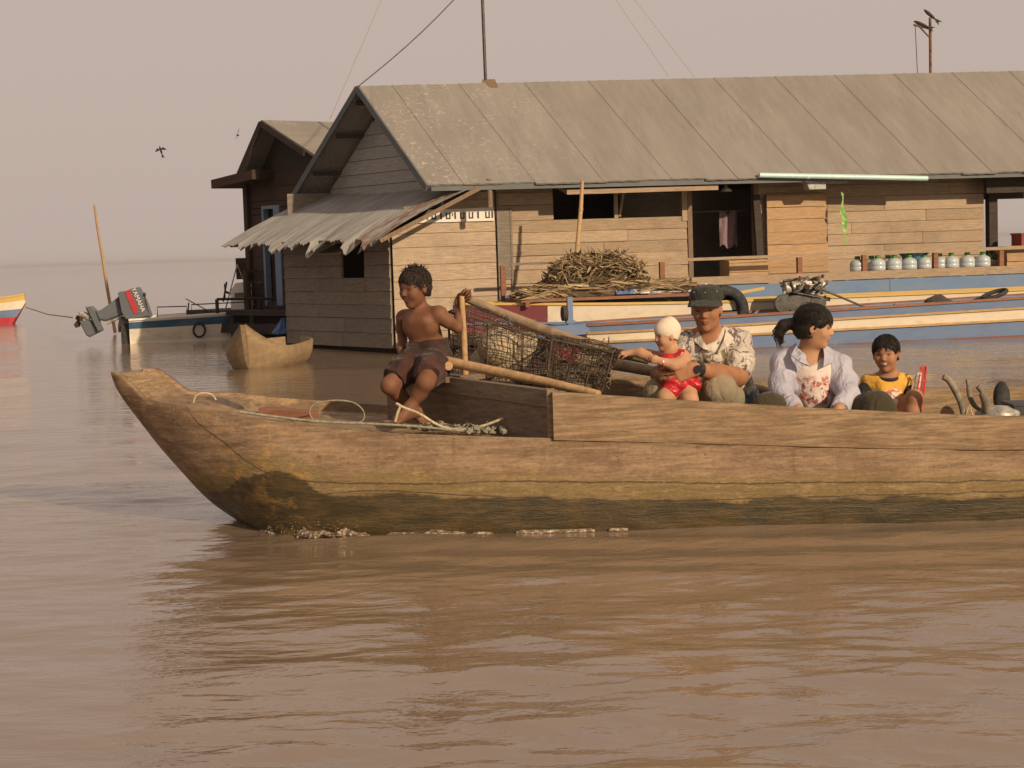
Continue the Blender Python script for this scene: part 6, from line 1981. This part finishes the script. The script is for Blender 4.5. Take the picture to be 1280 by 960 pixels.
M_cwire = plain("rusty_wire", (.075, .052, .036), .75, .3, .3, .4)
M_net = plain("old_net", (.19, .155, .115), .9, .2, 0, .4)
def cage(label, front, back, D0, D1, nx, ny, seed):
    q = random.Random(seed)
    f = [Vector(P(x, y, D0)) for x, y in front]; b = [Vector(P(x, y, D1)) for x, y in back]
    c = thing("wire_cage", label, "cage", sum(f, Vector()) / 4, 0, "wire cages beside the boy")
    def face(p, n1, n2, mb):
        def at(u, v): return p[0].lerp(p[1], u).lerp(p[3].lerp(p[2], u), v)
        nrm = (p[1] - p[0]).cross(p[3] - p[0]).normalized()
        def bul(u, v): return at(u, v) + nrm * (.02 * math.sin(5 * u + seed) * math.sin(4 * v + 1)) + Vector((q.uniform(-.004, .004), 0, q.uniform(-.004, .004)))
        for i in range(n1 + 1):
            if q.random() < .06: continue
            u = i / n1 + q.uniform(-.012, .012)
            mb.tube([bul(min(1, max(0, u + q.uniform(-.01, .01))), k / 5) for k in range(6)], .0017, 4, 0, False, False)
        for j in range(n2 + 1):
            if q.random() < .06: continue
            v = j / n2 + q.uniform(-.015, .015)
            mb.tube([bul(k / 7, min(1, max(0, v + q.uniform(-.01, .01)))) for k in range(8)], .0017, 4, 0, False, False)
    mb = MB()
    face(f, nx, ny, mb); face(b, nx, ny, mb)
    face([b[0], b[1], f[1], f[0]], nx, 5, mb); face([f[0], b[0], b[3], f[3]], 5, ny, mb); face([f[1], b[1], b[2], f[2]], 5, ny, mb)
    mesh_mb = mb
    mb = MB()
    for p in (f, b):
        for i in range(4):
            a, d = p[i], p[(i + 1) % 4]
            mb.tube([a, a.lerp(d, .35) + Vector((0, 0, q.uniform(-.008, .008))), a.lerp(d, .7) + Vector((0, 0, q.uniform(-.008, .008))), d], .0052, 6)
    for i in range(4): mb.tube([f[i], b[i]], .0052, 6)
    for u in (.36, .70): mb.tube([f[0].lerp(f[1], u), f[3].lerp(f[2], u)], .004, 6)
    mb.build("frame", M_cwire, c, True)
    mb = mesh_mb          # netting hanging loosely inside
    for k in range(46):
        u, v = q.random(), q.random()
        p0 = f[0].lerp(f[1], u).lerp(f[3].lerp(f[2], u), v); p0 = p0.lerp(b[0].lerp(b[1], u).lerp(b[3].lerp(b[2], u), v), q.random())
        pts = [p0]
        for j in range(5): pts.append(pts[-1] + Vector((q.uniform(-.035, .045), q.uniform(-.02, .02), q.uniform(-.035, .03))))
        lo_z = min(x.z for x in f + b); hi_z = max(x.z for x in f + b)
        pts = [Vector((min(max(p.x, min(a.x for a in f)), max(a.x for a in f)), p.y, min(max(p.z, lo_z), hi_z))) for p in pts]
        mb.tube(pts, .0024, 4, 1, True, False)
    mb.build("mesh", [M_cwire, M_net], c, True)
    return c
cage("big wire cage with a straw hat inside beside the boy", [(561, 390), (694, 428), (690, 482), (563, 472)], [(580, 381), (703, 421), (703, 471), (582, 461)], 8.10, 8.40, 26, 12, 3)
cage("lower wire cage over the side board between straw hat and baby", [(690, 424), (766, 441), (750, 494), (682, 486)], [(702, 420), (770, 436), (756, 482), (700, 474)], 7.62, 8.0, 18, 11, 8)
ht = thing("straw_hat", "pale straw sun hat inside the big wire cage", "hat", P(626, 440, 8.24))
axh = Vector((-.42, -.52, .74)).normalized()
Mh = axh.to_track_quat('Z', 'Y').to_matrix()
def straw():
    t = NT("straw"); v = t.coord()
    n = t.noise(40, v, 3, .6)
    c = t.mix(t.ss(n, .3, .7), (.33, .255, .165), (.46, .37, .25))
    return t.fin(c, .9, t.bump(n, .5, .006), .15)
M_straw = straw()
mb = MB(); mb.lathe([(.102, 0), (.100, .03), (.092, .07), (.07, .10), (.035, .112), (.0001, .113)], (0, 0, 0), 28, 0, True, Mh); mb.build("crown", M_straw, ht)
mb = MB()
rows = []
for i in range(7):
    r = .100 + .085 * i / 6
    rows.append([Mh @ Vector((r * math.cos(a), r * math.sin(a), .002 - .03 * (i / 6) ** 1.5 + .016 * (i / 6) * math.sin(2 * a + 1) )) for a in [2 * math.pi * k / 36 for k in range(36)]])
mb.loft(rows, 0, True, closed=True); mb.loft([[p - Mh @ Vector((0, 0, .004)) for p in r] for r in rows], 0, True, closed=True)
mb.build("brim", M_straw, ht)
rd = thing("red_cloth", "folded red cloth inside the lower wire cage", "cloth", P(704, 441, 7.86))
S = SDF(); S.cone(P(694, 440, 7.88), P(717, 444, 7.88), .030, .024, .03); S.cone(P(698, 449, 7.88), P(714, 452, 7.88), .026, .02, .03)
sdf_object("cloth_fold", S, cloth("dull_red_cloth", (.16, .028, .024), (.11, .02, .02), 8), rd, .005, fold(.012, 60))

# ropes and bits on the foredeck
M_rope = plain("pale_rope", (.43, .35, .23), .85, .2, 0, .3, 60, .5)
M_ropegreen = plain("green_grey_rope", (.24, .225, .17), .85, .2, 0, .3, 60, .5)
def curve(pts, n=6):
    out = []
    m = len(pts)
    for i in range(m - 1):
        p0, p1, p2, p3 = (Vector(pts[max(0, i - 1)]), Vector(pts[i]), Vector(pts[i + 1]), Vector(pts[min(m - 1, i + 2)]))
        for k in range(n):
            t = k / n
            out.append(.5 * ((2 * p1) + (p2 - p0) * t + (2 * p0 - 5 * p1 + 4 * p2 - p3) * t * t + (3 * p1 - p0 - 3 * p2 + p3) * t ** 3))
    out.append(Vector(pts[-1]))
    return out
def rope(label, pts, r, m, D=7.6, name="rope"):
    pts = [P(p[0], p[1], D + (p[2] if len(p) > 2 else 0)) for p in pts]
    o = thing(name, label, "rope", pts[0]); mb = MB(); mb.tube(curve(pts), r, 7); mb.build("strand", m, o, True); return o
rope("thick pale rope sprung up in front of the boy's feet", [(494, 527), (497, 516), (500, 507.5), (495, 504.5), (506, 510), (524, 517), (545, 530), (562, 536), (582, 537), (602, 533), (629, 523)], .0062, M_rope, 7.56)
rope("grey green rope lying along the gunwale of the foredeck", [(300, 515), (345, 521), (400, 527), (470, 530), (520, 533), (570, 538), (620, 541)], .006, M_ropegreen, 7.52)
rope("thin springy wire loop standing up on the foredeck", [(392, 526), (387, 516), (392, 506), (410, 501), (432, 501), (447, 506), (455, 516), (453, 526), (440, 529)], .0032, M_ropegreen, 7.7, "wire_loop")
rope("short rope loop over the gunwale behind the prow", [(242, 503), (244, 496), (252, 491.5), (264, 493), (270, 500)], .0045, M_rope, 7.8)
tg = thing("rope_tangle", "tangle of thin cord and scraps beside the boy's feet", "rope", P(560, 536, 7.6))
mb = MB(); q = random.Random(21)
for k in range(24):
    x0_, y0_ = q.uniform(498, 628), q.uniform(531, 538)
    pts = [P(x0_, y0_, 7.58 + .1 * q.random())]
    for j in range(5):
        x0_ += q.uniform(-4, 13); pts.append(P(min(x0_, 640), y0_ + q.uniform(-5, 3), 7.56 + .14 * q.random()))
    mb.tube(curve(pts, 3), q.choice((.0025, .004, .005)), 5)
for k in range(16):
    c = P(q.uniform(570, 640), q.uniform(534, 540), 7.5 + .08 * q.random())
    mb.box((-.012, -.01, -.006), (.012, .01, .008), 0, Matrix.Translation(c) @ Matrix.Rotation(q.uniform(0, 3), 4, (q.random(), q.random(), 1)))
mb.build("cord", M_ropegreen, tg, True)
stick("log", "short dark log lying on the foredeck behind the prow", "log", [P(259, 503, 8.02), P(275, 506, 8.0), P(300, 516, 7.95)], [.026, .034, .034], plain("dark_log", (.085, .065, .055), .8))
pk = thing("plank", "reddish plank lying on the foredeck near the wire loop", "plank", P(360, 518, 7.95))
mb = MB(); mb.bar(P(329, 513.5, 7.98), P(392, 519, 7.9), .10, .035); mb.build("board", M_redwood, pk, True)
# right end of the hold
gp = thing("grapnel", "grey curved wooden anchor standing in the hold near the right edge", "anchor", P(1205, 515, 7.7))
M_gr = plain("weathered_anchor_wood", (.20, .165, .125), .8, .2, 0, .35, 25, .3)
for pts, rad in (([(1179, 471, 0), (1186, 475, 0), (1194, 488, 0), (1201, 503, 0), (1206, 524, 0)], [.015, .016, .016, .015, .014]), ([(1209, 474, .05), (1211, 486, .05), (1213, 497, .05), (1220, 508, .05), (1233, 513, .04)], [.009, .012, .013, .012, .010]), ([(1222, 483, -.03), (1229, 492, -.03), (1233, 505, -.02), (1232, 515, 0)], [.012, .022, .022, .012])):
    mb = MB(); mb.tube(curve([P(a, b, 7.7 + c) for a, b, c in pts]), [rad[min(len(rad) - 1, i * (len(rad) - 1) // ((len(pts) - 1) * 6))] for i in range((len(pts) - 1) * 6 + 1)], 9); mb.build("arm", M_gr, gp, True)
mb = MB(); mb.tube([P(1207, 520, 7.68), P(1212, 506, 7.68), P(1216, 520, 7.68)], .004, 5); mb.build("lashing", M_rope, gp, True)
pt_ = thing("metal_pot", "dented grey metal pot lid in the hold at the right", "pot", P(1247, 515, 7.75))
mb = MB(); mb.lathe([(.0001, .03), (.05, .026), (.09, .01), (.10, 0), (.095, -.05), (.08, -.09)], (0, 0, 0), 22); mb.build("bowl", M_alu, pt_)
bx_ = thing("box", "dark flat box in the hold at the right edge", "box", P(1274, 511, 7.8))
mb = MB(); mb.box((-.05, -.1, -.05), (.12, .1, .022)); mb.box((-.055, -.105, .022), (.125, .105, .030)); mb.build("case", plain("dark_box", (.045, .042, .04), .6), bx_)
ti = thing("tyre_scrap", "dark rubber fender leaning on the far side board at the right", "fender", P(1252, 497, 8.38))
mb = MB(); mb.lathe([(.0001, -.02), (.03, -.02), (.042, 0), (.03, .02), (.0001, .02)], (0, 0, 0), 16, 0, True, Matrix.Diagonal((1, 1.0, 1)) @ Matrix.Rotation(R(90), 3, 'X') @ Matrix.Diagonal((1, 1.9, 1))); mb.build("pad", M_rubber, ti)
rb_ = thing("plastic_basket", "bright red plastic lattice basket beside the laughing boy", "basket", P(1145, 515, 7.86))
M_rp = plain("red_plastic", (.50, .03, .035), .4, .5, var=.1)
mb = MB()
fr = [P(1151, 460, 7.88), P(1157, 463, 7.98), P(1149, 526, 7.98), P(1141, 527, 7.86)]
mb.tube(curve(fr), .005, 6); mb.build("frame", M_rp, rb_, True)
mb = MB()
for k in range(9):
    mb.tube([fr[0].lerp(fr[3], k / 8), fr[1].lerp(fr[2], k / 8)], .0028, 5)
for k in range(4): mb.tube([fr[0].lerp(fr[1], k / 3), fr[3].lerp(fr[2], k / 3)], .0028, 5)
S_ = [P(1136, 492, 7.92), P(1150, 487, 7.92), P(1147, 527, 7.92), P(1136, 527, 7.92)]
for k in range(7):
    mb.tube([S_[0].lerp(S_[3], k / 6), S_[1].lerp(S_[2], k / 6)], .004, 5); mb.tube([S_[0].lerp(S_[1], k / 6), S_[3].lerp(S_[2], k / 6)], .004, 5)
mb.build("lattice", M_rp, rb_, True)
mb = MB(); mb.tube(curve([P(1140, 488, 7.9), P(1144, 474, 7.9), P(1150, 466, 7.9), P(1149, 480, 7.9), P(1146, 492, 7.9)]), .006, 7); mb.build("handle", plain("white_handle", (.6, .52, .45), .5), rb_, True)

# ---- foam thrown up by the bow
def foam_mat():
    t = NT("foam"); t.b.inputs['Transmission Weight'].default_value = .25
    n = t.noise(75, t.coord((.6, 1, 1)), 4, .7)
    return t.fin(t.mix(t.ss(n, .46, .62), (.18, .12, .07), (.52, .43, .325)), .25, t.bump(n, .6, .006), .5)
mb = MB(); q = random.Random(9)
def drop(c, r, fl=1.0):
    mb.add([c + Vector((v[0] * r, v[1] * r, v[2] * r * fl)) for v in ((1, 0, 0), (0, 1, 0), (-1, 0, 0), (0, -1, 0), (0, 0, 1.2), (0, 0, -1))], [(0, 1, 4), (1, 2, 4), (2, 3, 4), (3, 0, 4), (1, 0, 5), (2, 1, 5), (3, 2, 5), (0, 3, 5)], 0, True)
def clump(x): return max(0, .45 + .55 * math.sin(x * 17 + 1) + .45 * math.sin(x * 41) + .3 * math.sin(x * 83))
def ny_(x): return section(x)[0]
def side_y(x):
    best = min(section(x), key=lambda p: abs(p.z - .01) + (10 if p.y > YC else 0)); return best.y
tab = {k: side_y(-1.15 + .05 * k) for k in range(86)}
def hy(x):
    k = (x + 1.15) / .05; k = max(0, min(84.9, k)); a = int(k)
    return tab[a] + (tab[a + 1] - tab[a]) * (k - a)
S = SDF()
xx = -1.12
while xx < .45:
    nx2 = xx + .014
    env = max(.02, min(1, (.45 - xx) / .9)) * (.06 + .94 * math.exp(-max(0, xx + .80) * 1.2)) * min(1, (xx + 1.14) * 6)
    c_ = clump(xx * .8 + .3)
    if c_ > .12:
        r_ = .0028 + .010 * env * (.4 + .6 * min(1.2, c_))
        S.cone((xx, hy(xx) - .006 - .010 * env, .004 + .012 * env * c_), (nx2, hy(nx2) - .006 - .010 * env, .004 + .012 * env * clump(nx2 * .8 + .3)), r_, r_, .012)
        for _ in range(3):
            S.cone((xx, hy(xx) - .006 - abs(q.gauss(0, .03)) * env, .004 + .028 * env * c_ * q.random() ** 1.5), (xx + q.uniform(.004, .03), hy(xx) - .01 - abs(q.gauss(0, .035)) * env, .004 + .02 * env * q.random()), q.uniform(.002, .007) * (.4 + .6 * env), q.uniform(.001, .004), .010)
    xx = nx2
fo_ = sdf_object("water_foam", S, foam_mat(), None, .0042)
tag(fo_, "thin wet foam line where the water curls along the boat side", "foam", kind="stuff")
for k in range(150):      # drops in the air at the cutwater
    x = -1.08 + .42 * q.random(); z = .09 * q.random() ** 2.0
    drop(Vector((x, hy(x) - .01 - .06 * q.random(), z + .01)), q.uniform(.0012, .0034))
tag(mb.build("water_drops", foam_mat()), "pale drops thrown up where the boat cuts the water", "drops", kind="stuff")
